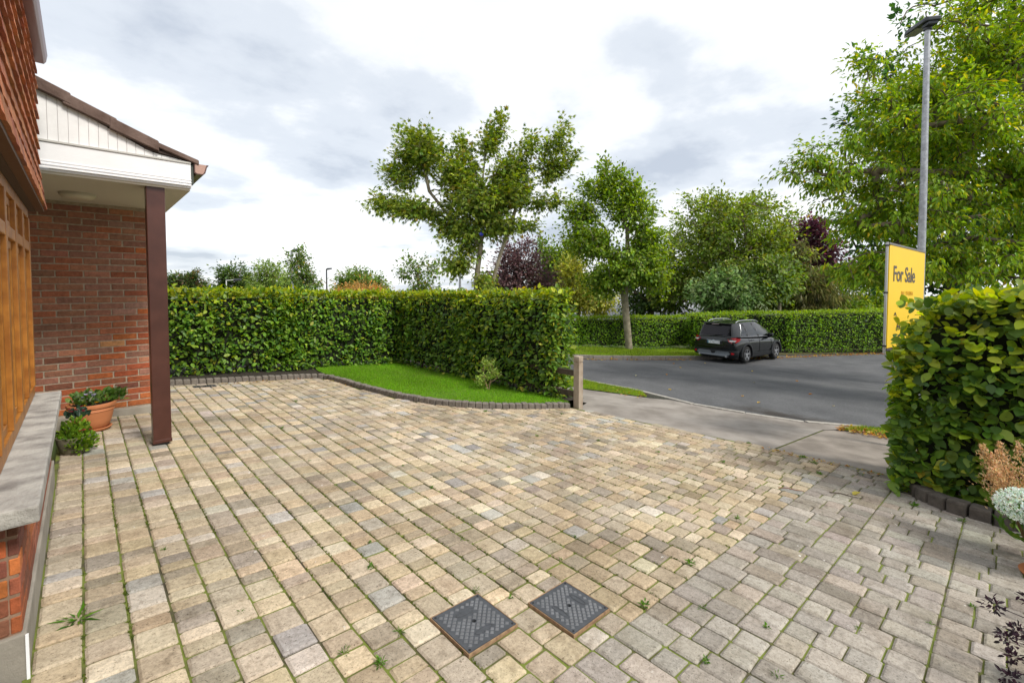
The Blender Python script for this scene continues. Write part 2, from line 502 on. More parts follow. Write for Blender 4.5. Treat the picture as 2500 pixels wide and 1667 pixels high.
# ------------------------------------------------------------------ hedges
def make_hedge(name, label, path, z_top, thick, leaf=0.07, lw=0.62, dens=900, pal=GREEN, toppal=None, seed=1, n_parts=0, cam_side=1,
               group=None, bottom=0.10, T=T_OVATE, core=True, stems=True, endcap=(True, True), bulge=0.05, gap=0.10, layer=0.16, tip_yellow=0.16, topw=0.8):
    """path: ground points of the centre line [(x, y)...]; z_top: top height (absolute) at each; leaves on both faces, top and ends"""
    r = np.random.default_rng(seed)
    root = empty(name, (path[0][0], path[0][1], gzf(path[0][0])))
    tag(root, label, 'hedge', group)
    o = np.array(root.location)
    Ps, Ns, topf = [], [], []
    cores = MB(); st = MB()
    pts = [np.array(p, float) for p in path]
    for s in range(len(pts) - 1):
        a, b = pts[s], pts[s + 1]
        d = b - a; ln = np.linalg.norm(d); d /= ln
        nr = np.array([-d[1], d[0]])
        za, zb = z_top[s], z_top[s + 1]

        def pos(t, side, z, inset):
            q = a[None] + d[None] * (t * ln)[:, None] + nr[None] * ((side * (thick / 2)) - np.sign(side) * inset)[:, None]
            return np.column_stack([q, z])
        hgt = (za + zb) / 2 - gzf((a[0] + b[0]) / 2)
        for side in (1, -1):
            n = int(ln * hgt * dens * (1.0 if side == cam_side else 0.35))
            t = r.uniform(-0.3 / ln if s else 0, 1 + (0.3 / ln if s < len(pts) - 2 else 0), n)
            x = a[0] + d[0] * ln * t
            g = gz(x); zt = za + (zb - za) * np.clip(t, 0, 1)
            f = r.uniform(0, 1, n) ** 0.92
            z = g + bottom + (zt - g - bottom) * f
            ins = np.abs(r.normal(0, layer, n)).clip(0, thick * 0.45)
            P = pos(t, np.full(n, float(side)), z, ins - 0.03)
            bl = noise3(P, 2.6, seed + 3) * bulge + noise3(P, 9, seed + 4) * bulge * 0.6
            P[:, :2] += nr[None] * (side * bl)[:, None]
            # thin the skirt and some hollows so that stems and shade show
            keep = r.uniform(0, 1, n) < np.clip(0.35 + (z - g) / max(gap * 4, 1e-3), 0, 1)
            hol = noise3(P, 5.5, seed + 5)
            keep &= (hol > -0.55) | (r.uniform(0, 1, n) < 0.45)
            P = P[keep]
            Ps.append(P); Ns.append(np.tile(np.array([nr[0] * side, nr[1] * side, 0.45]), (len(P), 1)))
            topf.append(np.clip(1 - (zt[keep] - P[:, 2]) / (tip_yellow * 2.2), 0, 1) * 0.8)
        n = int(ln * thick * dens * 0.9)
        t = r.uniform(0, 1, n); sd = r.uniform(-1, 1, n)
        zt = za + (zb - za) * t
        P = np.column_stack([a[None] + d[None] * (t * ln)[:, None] + nr[None] * (sd * thick * 0.5)[:, None], zt - np.abs(r.normal(0, 0.05, n)) + 0.03])
        P[:, 2] += noise3(P, 4, seed + 9) * 0.03 + np.where(r.uniform(0, 1, n) < 0.10, r.uniform(0, 0.09, n), 0)
        Ps.append(P); Ns.append(np.tile(np.array([0, 0, 1.0]), (n, 1))); topf.append(np.full(n, topw))
        for e, (on, p0, dirn, zt_) in enumerate(((endcap[0] and s == 0, a, -d, za), (endcap[1] and s == len(pts) - 2, b, d, zb))):
            if not on: continue
            g = gzf(p0[0])
            n = int(thick * (zt_ - g) * dens)
            sd = r.uniform(-1, 1, n); z = g + bottom + (zt_ - g - bottom) * r.uniform(0, 1, n)
            ins = np.abs(r.normal(0, layer, n)).clip(0, 0.4) - 0.03
            q = p0[None] - dirn[None] * ins[:, None] + nr[None] * (sd * thick * 0.5)[:, None]
            P = np.column_stack([q, z])
            P[:, :2] += dirn[None] * (noise3(P, 4, seed + 6) * bulge * 1.3)[:, None]
            Ps.append(P); Ns.append(np.tile(np.array([dirn[0], dirn[1], 0.45]), (n, 1)))
            topf.append(np.clip(1 - (zt_ - z) / (tip_yellow * 2.2), 0, 1) * 0.8)
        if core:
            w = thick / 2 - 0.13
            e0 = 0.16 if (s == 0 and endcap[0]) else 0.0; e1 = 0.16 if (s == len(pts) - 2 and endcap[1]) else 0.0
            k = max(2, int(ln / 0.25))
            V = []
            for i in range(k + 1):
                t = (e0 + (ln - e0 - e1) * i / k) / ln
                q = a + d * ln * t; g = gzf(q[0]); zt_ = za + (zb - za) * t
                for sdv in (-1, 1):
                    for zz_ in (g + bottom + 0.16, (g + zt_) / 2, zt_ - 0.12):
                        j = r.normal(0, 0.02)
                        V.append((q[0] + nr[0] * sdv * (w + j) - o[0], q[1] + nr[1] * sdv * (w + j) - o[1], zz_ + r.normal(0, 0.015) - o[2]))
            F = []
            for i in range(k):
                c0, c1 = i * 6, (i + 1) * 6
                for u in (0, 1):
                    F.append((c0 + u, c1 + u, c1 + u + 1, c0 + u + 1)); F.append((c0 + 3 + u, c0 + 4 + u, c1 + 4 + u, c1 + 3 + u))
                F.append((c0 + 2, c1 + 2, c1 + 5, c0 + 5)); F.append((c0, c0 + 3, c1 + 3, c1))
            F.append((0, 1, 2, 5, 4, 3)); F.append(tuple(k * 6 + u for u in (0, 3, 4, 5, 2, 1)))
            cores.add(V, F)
        if stems:
            for i in range(int(ln / 0.16)):
                t = (i + r.uniform(0.2, 0.8)) * 0.16 / ln
                q = a + d * ln * min(t, 1) + nr * r.normal(0, thick * 0.16)
                g = gzf(q[0])
                st.tube([(q[0] - o[0], q[1] - o[1], g - o[2] - 0.02), (q[0] - o[0] + r.normal(0, .03), q[1] - o[1] + r.normal(0, .03), g - o[2] + 0.5)], [r.uniform(.012, .024), .008], 5)
    P = np.concatenate(Ps); Nn = np.concatenate(Ns); tf = np.concatenate(topf)
    n = len(P)
    D = Nn * 0.55 + r.normal(size=(n, 3)) * 0.55 + np.array([0, 0, -0.25])
    D = np.where((tf > 0.6)[:, None], r.normal(size=(n, 3)) * 0.6 + np.array([0, 0, 0.45]), D)
    up = Nn * 0.8 + np.array([0, 0, 0.6]) + r.normal(size=(n, 3)) * 0.38
    C = palette(n, pal, r=r)
    if toppal:
        ct = palette(n, toppal, r=r)
        u = (r.uniform(0, 1, n) < tf)[:, None]
        C = np.where(u, ct, C)
    C = C * np.where(tf[:, None] > 0.5, 1.35, 2.1)
    L = leaf * r.uniform(0.42, 1.25, n)
    P0 = P - o
    if core: cores.build('shade_core', mat('hedge_core', (0.012, 0.016, 0.006), 1.0, noise=0.5, nscale=14), root)  # solid core blocks the view through; near-black colour stands in for inner shade
    if stems: st.build('stems', TWIG, root)['kind'] = 'stuff'
    own = np.zeros(n, bool)
    if n_parts:
        f = np.array([math.sin(R(YAW)), math.cos(R(YAW)), 0]); rt = np.array([math.cos(R(YAW)), -math.sin(R(YAW)), 0])
        dep = P @ f; px = (P @ rt) / dep
        seen = (np.abs(px) < 1.13) & (np.einsum('ij,ij->i', Nn, P - np.array([0, 0, CAMH])) < 0)
        score = np.where(seen, L / dep, 0) * np.where(tf >= 0, 1, 1)
        # outermost leaves first: those standing nearest the camera in their neighbourhood
        score = score * (1 + 0.6 * r.uniform(0, 1, n))
        own[np.argsort(-score)[:n_parts]] = True
        V, F, CC = leaf_geo(np.zeros((n_parts, 3)), D[own], up[own], L[own] * 1.05, L[own] * lw * 1.05, C[own], T)
        k = len(T[0]); kf = len(T[1])
        for i, p in enumerate(P0[own]):
            me = np_mesh('leaf', V[i * k:(i + 1) * k], F[:kf], CC[i * k:(i + 1) * k], smooth=True)
            link('leaf', me, LEAF, root, p)
    V, F, CC = leaf_geo(P0[~own], D[~own], up[~own], L[~own], L[~own] * lw, C[~own], T)
    fo = link('foliage', np_mesh('foliage', V, F, CC, smooth=True), LEAF, root)
    fo['kind'] = 'stuff'
    return root


def sheet(name, poly, dz, m, kind='structure', n_sub=0, parent=None):
    """a flat sheet following the slope: polygon triangulated and cut along X so that it bends with the ground"""
    bm = bmesh.new()
    vs = [bm.verts.new((p[0], p[1], 0)) for p in poly]
    bm.faces.new(vs)
    for xc in (-0.6, 19.5):
        bmesh.ops.bisect_plane(bm, geom=bm.verts[:] + bm.edges[:] + bm.faces[:], plane_co=(xc, 0, 0), plane_no=(1, 0, 0))
    bmesh.ops.triangulate(bm, faces=bm.faces[:])
    for v in bm.verts: v.co.z = gzf(v.co.x) + dz
    bmesh.ops.recalc_face_normals(bm, faces=bm.faces)
    if sum(f.normal.z for f in bm.faces) < 0: bmesh.ops.reverse_faces(bm, faces=bm.faces)
    me = bpy.data.meshes.new(name); bm.to_mesh(me); bm.free()
    o = link(name, me, m, parent)
    if kind and parent is None: o['kind'] = kind
    return o


# ================================================================== THE SETTING
def inside(poly, P):
    x, y = P[:, 0], P[:, 1]
    res = np.zeros(len(P), bool)
    j = len(poly) - 1
    for i in range(len(poly)):
        xi, yi = poly[i]; xj, yj = poly[j]
        c = ((yi > y) != (yj > y)) & (x < (xj - xi) * (y - yi) / ((yj - yi) + 1e-12) + xi)
        res ^= c
        j = i
    return res


GROUND = mat('meadow_ground', (0.05, 0.085, 0.018), 1.0, color2=(0.09, 0.11, 0.03), nscale=0.8, coords='World')
xs = [-400, -60, -20, -0.6, 4, 9, 14, 19.5, 40, 120, 500]
gb = MB()
V = [(x, y, gzf(x) - 0.14) for x in xs for y in (-400, 0, 400)]
F = []
for i in range(len(xs) - 1):
    for j in range(2):
        F.append((i * 3 + j, (i + 1) * 3 + j, (i + 1) * 3 + j + 1, i * 3 + j + 1))
gb.add(V, F)
tag(gb.build('ground', GROUND), kind='structure')

# --- asphalt road
ASPH = mat('asphalt', (0.072, 0.074, 0.080), 0.85, color2=(0.105, 0.107, 0.113), nscale=1.3, bump=0.5, bscale=140, coords='World', detail=8)
t = ASPH.node_tree; b = t.nodes['Principled BSDF']
g = N(t, 'ShaderNodeNewGeometry')
n = N(t, 'ShaderNodeTexNoise'); n.inputs['Scale'].default_value = 30; n.inputs['Detail'].default_value = 5; n.inputs['Roughness'].default_value = 0.8
t.links.new(g.outputs['Position'], n.inputs['Vector'])
rp = ramp(t, [(0.35, (0.65, 0.65, 0.66)), (0.55, (1, 1, 1)), (0.72, (1.7, 1.7, 1.7))])
t.links.new(n.outputs['Fac'], rp.inputs[0])
mm = N(t, 'ShaderNodeMix', data_type='RGBA', blend_type='MULTIPLY'); mm.inputs['Factor'].default_value = 1
old = b.inputs['Base Color'].links[0].from_socket
t.links.new(old, mm.inputs['A']); t.links.new(rp.outputs[0], mm.inputs['B'])
# an oily brown stain by the dropped kerb
mp = N(t, 'ShaderNodeMapping'); mp.inputs['Location'].default_value = (-8.75 * 1.6, -2.25 * 0.75, 0); mp.inputs['Scale'].default_value = (1.6, 0.75, 0)
t.links.new(g.outputs['Position'], mp.inputs['Vector'])
ln_ = N(t, 'ShaderNodeVectorMath', operation='LENGTH'); t.links.new(mp.outputs[0], ln_.inputs[0])
nn = N(t, 'ShaderNodeTexNoise'); nn.inputs['Scale'].default_value = 3.0; nn.inputs['Detail'].default_value = 6
t.links.new(g.outputs['Position'], nn.inputs['Vector'])
ad = N(t, 'ShaderNodeMath', operation='MULTIPLY_ADD'); ad.inputs[1].default_value = 1.6
t.links.new(nn.outputs['Fac'], ad.inputs[0]); t.links.new(ln_.outputs['Value'], ad.inputs[2])
rs = ramp(t, [(0.55, (0.42, 0.33, 0.26)), (1.0, (1, 1, 1))])
sc_ = N(t, 'ShaderNodeMath', operation='MULTIPLY'); sc_.inputs[1].default_value = 0.62
t.links.new(ad.outputs[0], sc_.inputs[0]); t.links.new(sc_.outputs[0], rs.inputs[0])
m2 = N(t, 'ShaderNodeMix', data_type='RGBA', blend_type='MULTIPLY'); m2.inputs['Factor'].default_value = 1
t.links.new(mm.outputs['Result'], m2.inputs['A']); t.links.new(rs.outputs[0], m2.inputs['B'])
t.links.new(m2.outputs['Result'], b.inputs['Base Color'])
road_poly = [(8.40, 40), (8.40, 4.66), (8.02, 3.9), (8.0, 3.1), (8.3, 1.86), (8.85, 1.16), (9.2, 0.8), (9.3, -1), (9.3, -30), (40, -30), (40, -2), (27.9, 2.75), (22.9, 6.0), (19.7, 7.35),
             (18.05, 7.78), (15.2, 8.55), (12.7, 9.42), (11.7, 10.4), (11.2, 12.5), (11.2, 40)]
sheet('road', road_poly, -0.055, ASPH)

# --- concrete crossing and footpath
CONC = mat('path_concrete', (0.19, 0.168, 0.148), 0.9, color2=(0.30, 0.272, 0.245), nscale=2.6, bump=0.6, bscale=110, coords='World', detail=9)
CONC2 = mat('slab_concrete', (0.165, 0.142, 0.12), 0.9, color2=(0.27, 0.237, 0.205), nscale=3.2, bump=0.7, bscale=90, coords='World', detail=9)
cross = [(5.64, 4.36), (6.02, 1.64), (7.9, 1.49), (8.12, 1.36), (8.72, 1.16), (8.22, 1.86), (7.92, 3.1), (7.96, 3.9), (7.72, 4.22), (7.31, 5.38), (7.25, 40), (6.25, 40), (6.2, 4.55)]
path_o = sheet('driveway_crossing', cross, -0.012, CONC)
sheet('footpath', [(6.025, 1.615), (6.08, 0.4), (6.2, -8), (8.25, -8), (8.36, 0.8), (8.1, 1.335), (7.9, 1.465)], -0.012, CONC2)
sheet('path_joint', [(5.9, 1.70), (5.9, 1.55), (8.0, 1.40), (8.0, 1.53)], -0.024, mat('moss_joint', (0.13, 0.17, 0.03), 1.0, color2=(0.08, 0.07, 0.035), nscale=12, coords='World'))
# pale dropped kerb along the road edge: one stone after another
KERBC = mat('kerb_concrete', (0.33, 0.31, 0.28), 0.9, noise=0.25, nscale=14, bump=0.4, bscale=60, coords='World')
dk = empty('dropped_kerb', (8.2, 3, gzf(8.2))); tag(dk, kind='structure')
edge = [(8.40, 7.6), (8.40, 4.66), (8.02, 3.9), (8.0, 3.1), (8.3, 1.86), (8.85, 1.16)]


def walk(pts, step):
    pts = [Vector((*p, 0)) for p in pts]
    seg = [(pts[i + 1] - pts[i]).length for i in range(len(pts) - 1)]
    total = sum(seg); n = max(1, round(total / step)); out = []
    for k in range(n + 1):
        s = total * k / n; i = 0
        while i < len(seg) - 1 and s > seg[i]: s -= seg[i]; i += 1
        p = pts[i] + (pts[i + 1] - pts[i]) * min(s / seg[i], 1)
        out.append(p)
    return out


def smooth_path(pts, n=40):
    """Catmull-Rom through the points"""
    P = [np.array(p, float) for p in pts]
    P = [2 * P[0] - P[1]] + P + [2 * P[-1] - P[-2]]
    out = []
    for i in range(1, len(P) - 2):
        for k in range(n):
            t = k / n
            out.append(tuple(0.5 * ((2 * P[i]) + (-P[i - 1] + P[i + 1]) * t + (2 * P[i - 1] - 5 * P[i] + 4 * P[i + 1] - P[i + 2]) * t * t + (-P[i - 1] + 3 * P[i] - 3 * P[i + 1] + P[i + 2]) * t ** 3)))
    out.append(tuple(P[-2]))
    return out


def kerb_blocks(root, pts, step, thick, h, m, name='kerb_block', side=1, gapw=0.008, bevel=0.012, low=-0.1, jit=0.004, seg=2):
    """blocks standing along a line; the line is their front foot, the body lies to its left (side=1) or right"""
    w = walk(pts, step)
    for i in range(len(w) - 1):
        a, b = w[i], w[i + 1]
        d = (b - a); L = d.length; d.normalize()
        nrm = Vector((-d.y, d.x, 0)) * side
        a2 = a + d * gapw / 2; b2 = b - d * gapw / 2
        c = (a2 + b2) / 2
        dz = random.gauss(0, jit)
        nrm2 = nrm * (1 + random.gauss(0, 0.03))
        q = [a2, b2, b2 + nrm2 * thick, a2 + nrm2 * thick]
        cz = gzf(c.x)
        mb = MB()
        V = [(p.x - c.x, p.y - c.y, gzf(p.x) + low - cz) for p in q] + [(p.x - c.x, p.y - c.y, gzf(p.x) + h + dz - cz) for p in q]
        mb.add(V, [(3, 2, 1, 0), (4, 5, 6, 7), (0, 1, 5, 4), (1, 2, 6, 5), (2, 3, 7, 6), (3, 0, 4, 7)])
        o = link(name, mb.mesh(name, bevel=bevel, seg=seg), m, root)
        o.location = (c.x - root.location.x, c.y - root.location.y, cz - root.location.z)


kerb_blocks(dk, edge, 0.9, 0.11, 0.004, KERBC, side=-1, low=-0.15, bevel=0.008)

# --- grass
LAWNC = [((0.14, 0.34, 0.010), 4), ((0.18, 0.40, 0.014), 4), ((0.24, 0.43, 0.02), 2), ((0.10, 0.25, 0.012), 2)]
VERGEC = [((0.18, 0.30, 0.015), 4), ((0.23, 0.34, 0.02), 4), ((0.28, 0.34, 0.03), 2), ((0.13, 0.23, 0.015), 2)]
TURF = mat('turf', (0.06, 0.12, 0.012), 1.0, color2=(0.10, 0.17, 0.02), nscale=8, coords='World')


def grass(name, label, poly, dz, dens, h, w, pal, seed, sheet_mat=TURF):
    root = sheet(name, poly, dz, sheet_mat)
    r = np.random.default_rng(seed)
    pa = np.array(poly); lo, hi = pa.min(0), pa.max(0)
    n = int(dens * (hi - lo).prod())
    P = r.uniform(lo, hi, (n, 2)); P = P[inside(poly, P)]; n = len(P)
    P = np.column_stack([P, gz(P[:, 0]) + dz - 0.003])
    D = np.column_stack([r.normal(0, 0.42, (n, 2)), np.full(n, 1.0)])
    Nn = np.column_stack([r.normal(0, 1, (n, 2)), np.full(n, 0.15)])
    nz = noise3(P, 2.2, seed)
    L = h * r.uniform(0.4, 1.35, n) * (1 + 0.45 * nz)
    C_tip = noise3(P, 0.9, seed + 7)
    C = palette(n, pal, 0.25, r=r) * (1 + 0.30 * noise3(P, 1.3, seed + 1))[:, None]
    C = np.where((r.uniform(0, 1, n) < 0.05 + 0.10 * np.clip(C_tip, 0, 1))[:, None], np.array([[0.34, 0.34, 0.10]]), C)
    V, F, CC = leaf_geo(P, D, Nn, L, w, C, T_BLADE)
    o = link('grass', np_mesh('grass', V, F, CC), GRASS)
    tag(o, label, 'grass', kind='stuff')
    return root


kerb_pts = smooth_path([(0.62, 8.84), (1.0, 8.81), (2.0, 8.75), (2.9, 8.68), (3.24, 8.60), (3.33, 8.25), (3.38, 7.7), (3.46, 7.0), (3.56, 6.4), (3.82, 5.66), (4.25, 5.13), (4.85, 4.72), (5.56, 4.40)], 12)
kpin = [p for p in kerb_pts if p[1] < 8.5]
lawn_poly = [(p[0] + 0.07, p[1] + 0.07) for p in kpin] + [(5.70, 4.62), (5.68, 6.5), (5.55, 9.0), (5.5, 9.7), (3.5, 9.62), (3.38, 9.1)]
grass('lawn', 'lush short grass of the kerbed lawn in front of the hedge', lawn_poly, 0.065, 11000, 0.040, 0.0048, LAWNC, 11)
sheet('planting_bed', [(0.6, 8.92), (3.30, 8.74), (3.40, 9.08), (3.55, 9.66), (5.5, 9.75), (5.5, 10.6), (0.2, 10.6), (0.2, 8.95)], 0.05, SOIL)
sheet('hedge_bed', [(5.52, 9.9), (5.56, 4.62), (6.22, 4.62), (6.22, 9.9)], 0.055, SOIL)
verge_l = [(7.72, 4.27), (8.27, 4.68), (8.27, 12), (7.28, 12), (7.33, 5.41)]
grass('verge', 'bright short grass of the roadside strip beyond the timber gatepost', verge_l, 0.0, 6000, 0.045, 0.007, VERGEC, 12)
verge_r = [(8.12, 1.33), (8.72, 1.14), (9.1, 0.8), (9.2, -3), (8.3, -3), (8.38, 0.8)]
grass('verge', 'small patch of roadside grass beside the sign hedge', verge_r, 0.0, 5000, 0.05, 0.007, VERGEC, 13)
far_poly = [(12.75, 9.58), (15.2, 8.72), (18.05, 7.95), (19.8, 7.5), (22.5, 8.9), (16.4, 12.2), (12.4, 14.2), (11.4, 13.0), (11.85, 10.5)]
grass('verge', 'mown grass strip below the far hedge across the road', far_poly, 0.06, 900, 0.07, 0.02, VERGEC, 14)
sheet('verge', [(19.8, 7.45), (22.9, 6.1), (27.9, 2.85), (40, -1.9), (40, 1), (29, 5), (23.5, 8.5), (22.5, 8.9)], -0.045, mat('leafy_dirt', (0.06, 0.045, 0.02), 1.0, color2=(0.10, 0.10, 0.025), nscale=3, coords='World'))

# --- block paving
PAVER = mat('paver', (0.4, 0.35, 0.3), 0.92, attr=True, noise=0.22, nscale=55, bump=0.55, bscale=170, coords='World', detail=7, spec=0.25)
t = PAVER.node_tree; b = t.nodes['Principled BSDF']
g = N(t, 'ShaderNodeNewGeometry')
src = b.inputs['Base Color'].links[0].from_socket
for sc0, p0, p1, dark in ((0.9, 0.42, 0.64, 0.72), (4.5, 0.50, 0.66, 0.80), (16, 0.52, 0.70, 0.66), (120, 0.54, 0.64, 0.60), (60, 0.60, 0.66, 0.6)):
    n = N(t, 'ShaderNodeTexNoise'); n.inputs['Scale'].default_value = sc0; n.inputs['Detail'].default_value = 6; n.inputs['Roughness'].default_value = 0.7
    t.links.new(g.outputs['Position'], n.inputs['Vector'])
    rp = ramp(t, [(p0, (1, 1, 1)), (p1, (dark, dark * 0.97, dark * 0.93))])
    t.links.new(n.outputs['Fac'], rp.inputs[0])
    m = N(t, 'ShaderNodeMix', data_type='RGBA', blend_type='MULTIPLY'); m.inputs['Factor'].default_value = 1
    t.links.new(src, m.inputs['A']); t.links.new(rp.outputs[0], m.inputs['B']); src = m.outputs['Result']
# scattered pale lichen flecks
n = N(t, 'ShaderNodeTexNoise'); n.inputs['Scale'].default_value = 21.0; n.inputs['Detail'].default_value = 3
t.links.new(g.outputs['Position'], n.inputs['Vector'])
rp = ramp(t, [(0.735, (0, 0, 0)), (0.765, (1, 1, 1))])
t.links.new(n.outputs['Fac'], rp.inputs[0])
m = N(t, 'ShaderNodeMix', data_type='RGBA'); m.inputs['B'].default_value = (0.62, 0.60, 0.55, 1)
t.links.new(rp.outputs[0], m.inputs['Factor']); t.links.new(src, m.inputs['A'])
t.links.new(m.outputs['Result'], b.inputs['Base Color'])

BED = mat('mossy_joint_bed', (0.040, 0.036, 0.024), 1.0, bump=0.8, bscale=120, coords='World')
t = BED.node_tree; b = t.nodes['Principled BSDF']
g = N(t, 'ShaderNodeNewGeometry')
n = N(t, 'ShaderNodeTexNoise'); n.inputs['Scale'].default_value = 5; n.inputs['Detail'].default_value = 7
t.links.new(g.outputs['Position'], n.inputs['Vector'])
rp = ramp(t, [(0.34, (0.065, 0.055, 0.033)), (0.44, (0.11, 0.115, 0.03)), (0.56, (0.16, 0.20, 0.03))])
t.links.new(n.outputs['Fac'], rp.inputs[0]); t.links.new(rp.outputs[0], b.inputs['Base Color'])

PW = 0.148
BX0 = 1.152
MH = [(1.152, 1.448, 1.457, 1.753), (1.596, 1.892, 1.237, 1.533)]
TANC = [((0.515, 0.415, 0.285), 5), ((0.48, 0.395, 0.285), 5), ((0.435, 0.37, 0.285), 5), ((0.56, 0.475, 0.355), 3), ((0.40, 0.38, 0.35), 0.7), ((0.55, 0.49, 0.42), 0.8), ((0.35, 0.305, 0.25), 1.3)]
GREYC = [((0.385, 0.35, 0.305), 4), ((0.355, 0.325, 0.285), 4), ((0.42, 0.385, 0.335), 2.5), ((0.37, 0.325, 0.27), 2)]


def b1(x): return 1.205 - 0.041 * x


def y_end(x):
    if x < 0.6: return 6.93
    if x < 3.28: return 8.85
    kx = [3.28, 3.38, 3.5, 3.6, 3.82, 4.25, 4.85, 5.56, 5.64, 6.02, 6.10]
    ky = [8.6, 7.75, 6.8, 6.3, 5.72, 5.2, 4.8, 4.48, 4.36, 1.64, 0.4]
    return float(np.interp(x, kx, ky))


def paver_geo(quad, top, cc, r):
    """quad: 4 xy corners; eight-sided top with worn corners and a chamfer; heights follow the slope"""
    q = np.array(quad); c = q.mean(0)
    loop = []
    for i in range(4):
        p = q[i]; a = q[i - 1] - p; b_ = q[(i + 1) % 4] - p
        ca = cc * r.uniform(0.5, 1.5)
        loop.append(p + a / np.linalg.norm(a) * ca); loop.append(p + b_ / np.linalg.norm(b_) * ca)
    loop = np.array(loop)
    ins = c + (loop - c) * (1 - 0.010 / np.maximum(np.abs(loop - c).max(1, keepdims=True), 0.02))
    tx, ty = r.normal(0, 0.010, 2)
    def zz(p, o): return gz(p[:, 0]) + top + o + (p[:, 0] - c[0]) * tx + (p[:, 1] - c[1]) * ty
    V = np.concatenate([np.column_stack([ins, zz(ins, 0)]), np.column_stack([loop, zz(loop, -0.0075)]), np.column_stack([loop, gz(loop[:, 0]) - 0.03])])
    return V


PF = [[k, (k + 1) % 8, 8 + (k + 1) % 8, 8 + k][::-1] for k in range(8)] + [[8 + k, 8 + (k + 1) % 8, 16 + (k + 1) % 8, 16 + k][::-1] for k in range(8)]
PTOP = [[0, 1, 2, 7], [7, 2, 3, 6], [6, 3, 4, 5]]
PFACE = np.array(PF + PTOP)


def lay(rootname, label_kind, bed_poly, quads, pal, seed, name):
    r = np.random.default_rng(seed)
    root = sheet(rootname, bed_poly, -0.011, BED)
    n = len(quads)
    cols = palette(n, pal, 0.11, r, 0.015)
    cen = np.array([np.mean(q, 0) for q in quads]); area = np.array([abs((q[1][0] - q[0][0]) * (q[2][1] - q[1][1])) + 1e-4 for q in quads])
    f = np.array([math.sin(R(YAW)), math.cos(R(YAW))]); rt = np.array([math.cos(R(YAW)), -math.sin(R(YAW))])
    dp = cen @ f; px = cen @ rt / np.maximum(dp, 0.01); py = (CAMH + 0.08 * cen[:, 0]) / np.maximum(dp, 0.01)
    seen = (dp > 0.5) & (np.abs(px) < 1.15) & (py < 0.92)
    score = np.where(seen, area / np.maximum(dp, 0.1) ** 2, 0)
    own = set(np.argsort(-score)[:300].tolist())
    Vs, Cs, Fs = [], [], []; base = 0
    for i, q in enumerate(quads):
        V = paver_geo(q, r.normal(0, 0.0016), 0.007, r)
        # winding: faces listed for a counter-clockwise outline
        if i in own:
            c = np.array([cen[i][0], cen[i][1], gzf(cen[i][0])])
            link(name, np_mesh(name, V - c, PFACE, np.tile(cols[i], (24, 1))), PAVER, root, c)
        elif dp[i] > 0.3 and abs(px[i]) < 1.8:
            Vs.append(V); Cs.append(np.tile(cols[i], (24, 1))); Fs.append(PFACE + base); base += 24
    o = link('smaller_pavers', np_mesh('pavers', np.concatenate(Vs), np.concatenate(Fs), np.concatenate(Cs)), PAVER, root)
    o['kind'] = 'stuff'
    return root


r_ = np.random.default_rng(21)
tan_q = []
G = 0.0047
for i in range(-9, 34):
    x0 = BX0 + PW * i; x1 = x0 + PW
    if x0 < -0.185: x0 = -0.185
    if x1 > 6.1: break
    xm = (x0 + x1) / 2
    y = b1(xm) if xm > 1.0 else b1(xm) - 0.5
    yend = y_end(xm)
    cuts = sorted([(m[2] - 0.006, m[3] + 0.006) for m in MH if m[0] < xm < m[1]])
    while y < yend - 0.03:
        L = float(r_.choice([0.088, 0.128, 0.165], p=[0.34, 0.36, 0.30])) * r_.uniform(0.96, 1.04)
        lim = yend
        for c0, c1 in cuts:
            if y >= c0 - 0.001 and y < c1: y = c1
        for c0, c1 in cuts:
            if y < c0: lim = min(lim, c0)
        if lim - y < 0.02:
            y = lim + 1e-4; continue
        if lim - (y + L) < 0.06: L = lim - y if lim - y < 0.27 else (lim - y) / 2
        j = r_.normal(0, 0.0012, 8)
        sk = -0.041 if y < b1(xm) + 0.01 and xm > 1.0 else 0.0
        tan_q.append([(x0 + G + j[0], y + G + j[1] - sk * -PW / 2), (x1 - G + j[2], y + G + j[3] + sk * PW / 2), (x1 - G + j[4], y + L - G + j[5]), (x0 + G + j[6], y + L - G + j[7])])
        y += L
lay('driveway', 'tan', [(-0.2, 0.6), (1.0, 0.66), (1.0, 1.164), (6.06, 0.957), (6.03, 1.63), (5.66, 4.36), (5.56, 4.5), (4.2, 5.3), (3.4, 8.0), (3.25, 8.8), (0.6, 8.9), (-0.2, 8.9)], tan_q, TANC, 31, 'paving_block')

grey_q = []
for jb in range(5):
    for i in range(0, 38):
        x0 = 0.92 + 0.1375 * i; x1 = x0 + 0.1375
        if x0 < 1.0 or x1 > 6.1: continue
        xm = (x0 + x1) / 2
        ya = -0.5 * jb
        if jb >= 2 and xm > 5.42: continue
        parts = [[0.17, 0.17, 0.16], [0.16, 0.20, 0.14], [0.12, 0.21, 0.16], [0.20, 0.14, 0.16], [0.12, 0.12, 0.13, 0.13], [0.19, 0.12, 0.19]][int(r_.integers(0, 6))] if True else 0
        tot = sum(parts); y = ya
        for p in parts:
            L = p / tot * 0.5
            j = r_.normal(0, 0.0012, 8)
            def sh(x, yy): return (x, b1(x) + yy)
            g2 = 0.0040
            grey_q.append([sh(x0 + g2 + j[0], y - L + g2 + j[1]), sh(x1 - g2 + j[2], y - L + g2 + j[3]), sh(x1 - g2 + j[4], y - g2 + j[5]), sh(x0 + g2 + j[6], y - g2 + j[7])])
            y -= L
lay('paved_path', 'grey', [(1.0, 1.163), (1.0, -1.5), (5.5, -1.5), (5.5, 0.4), (6.08, 0.4), (6.06, 0.956)], grey_q, GREYC, 32, 'paving_block')

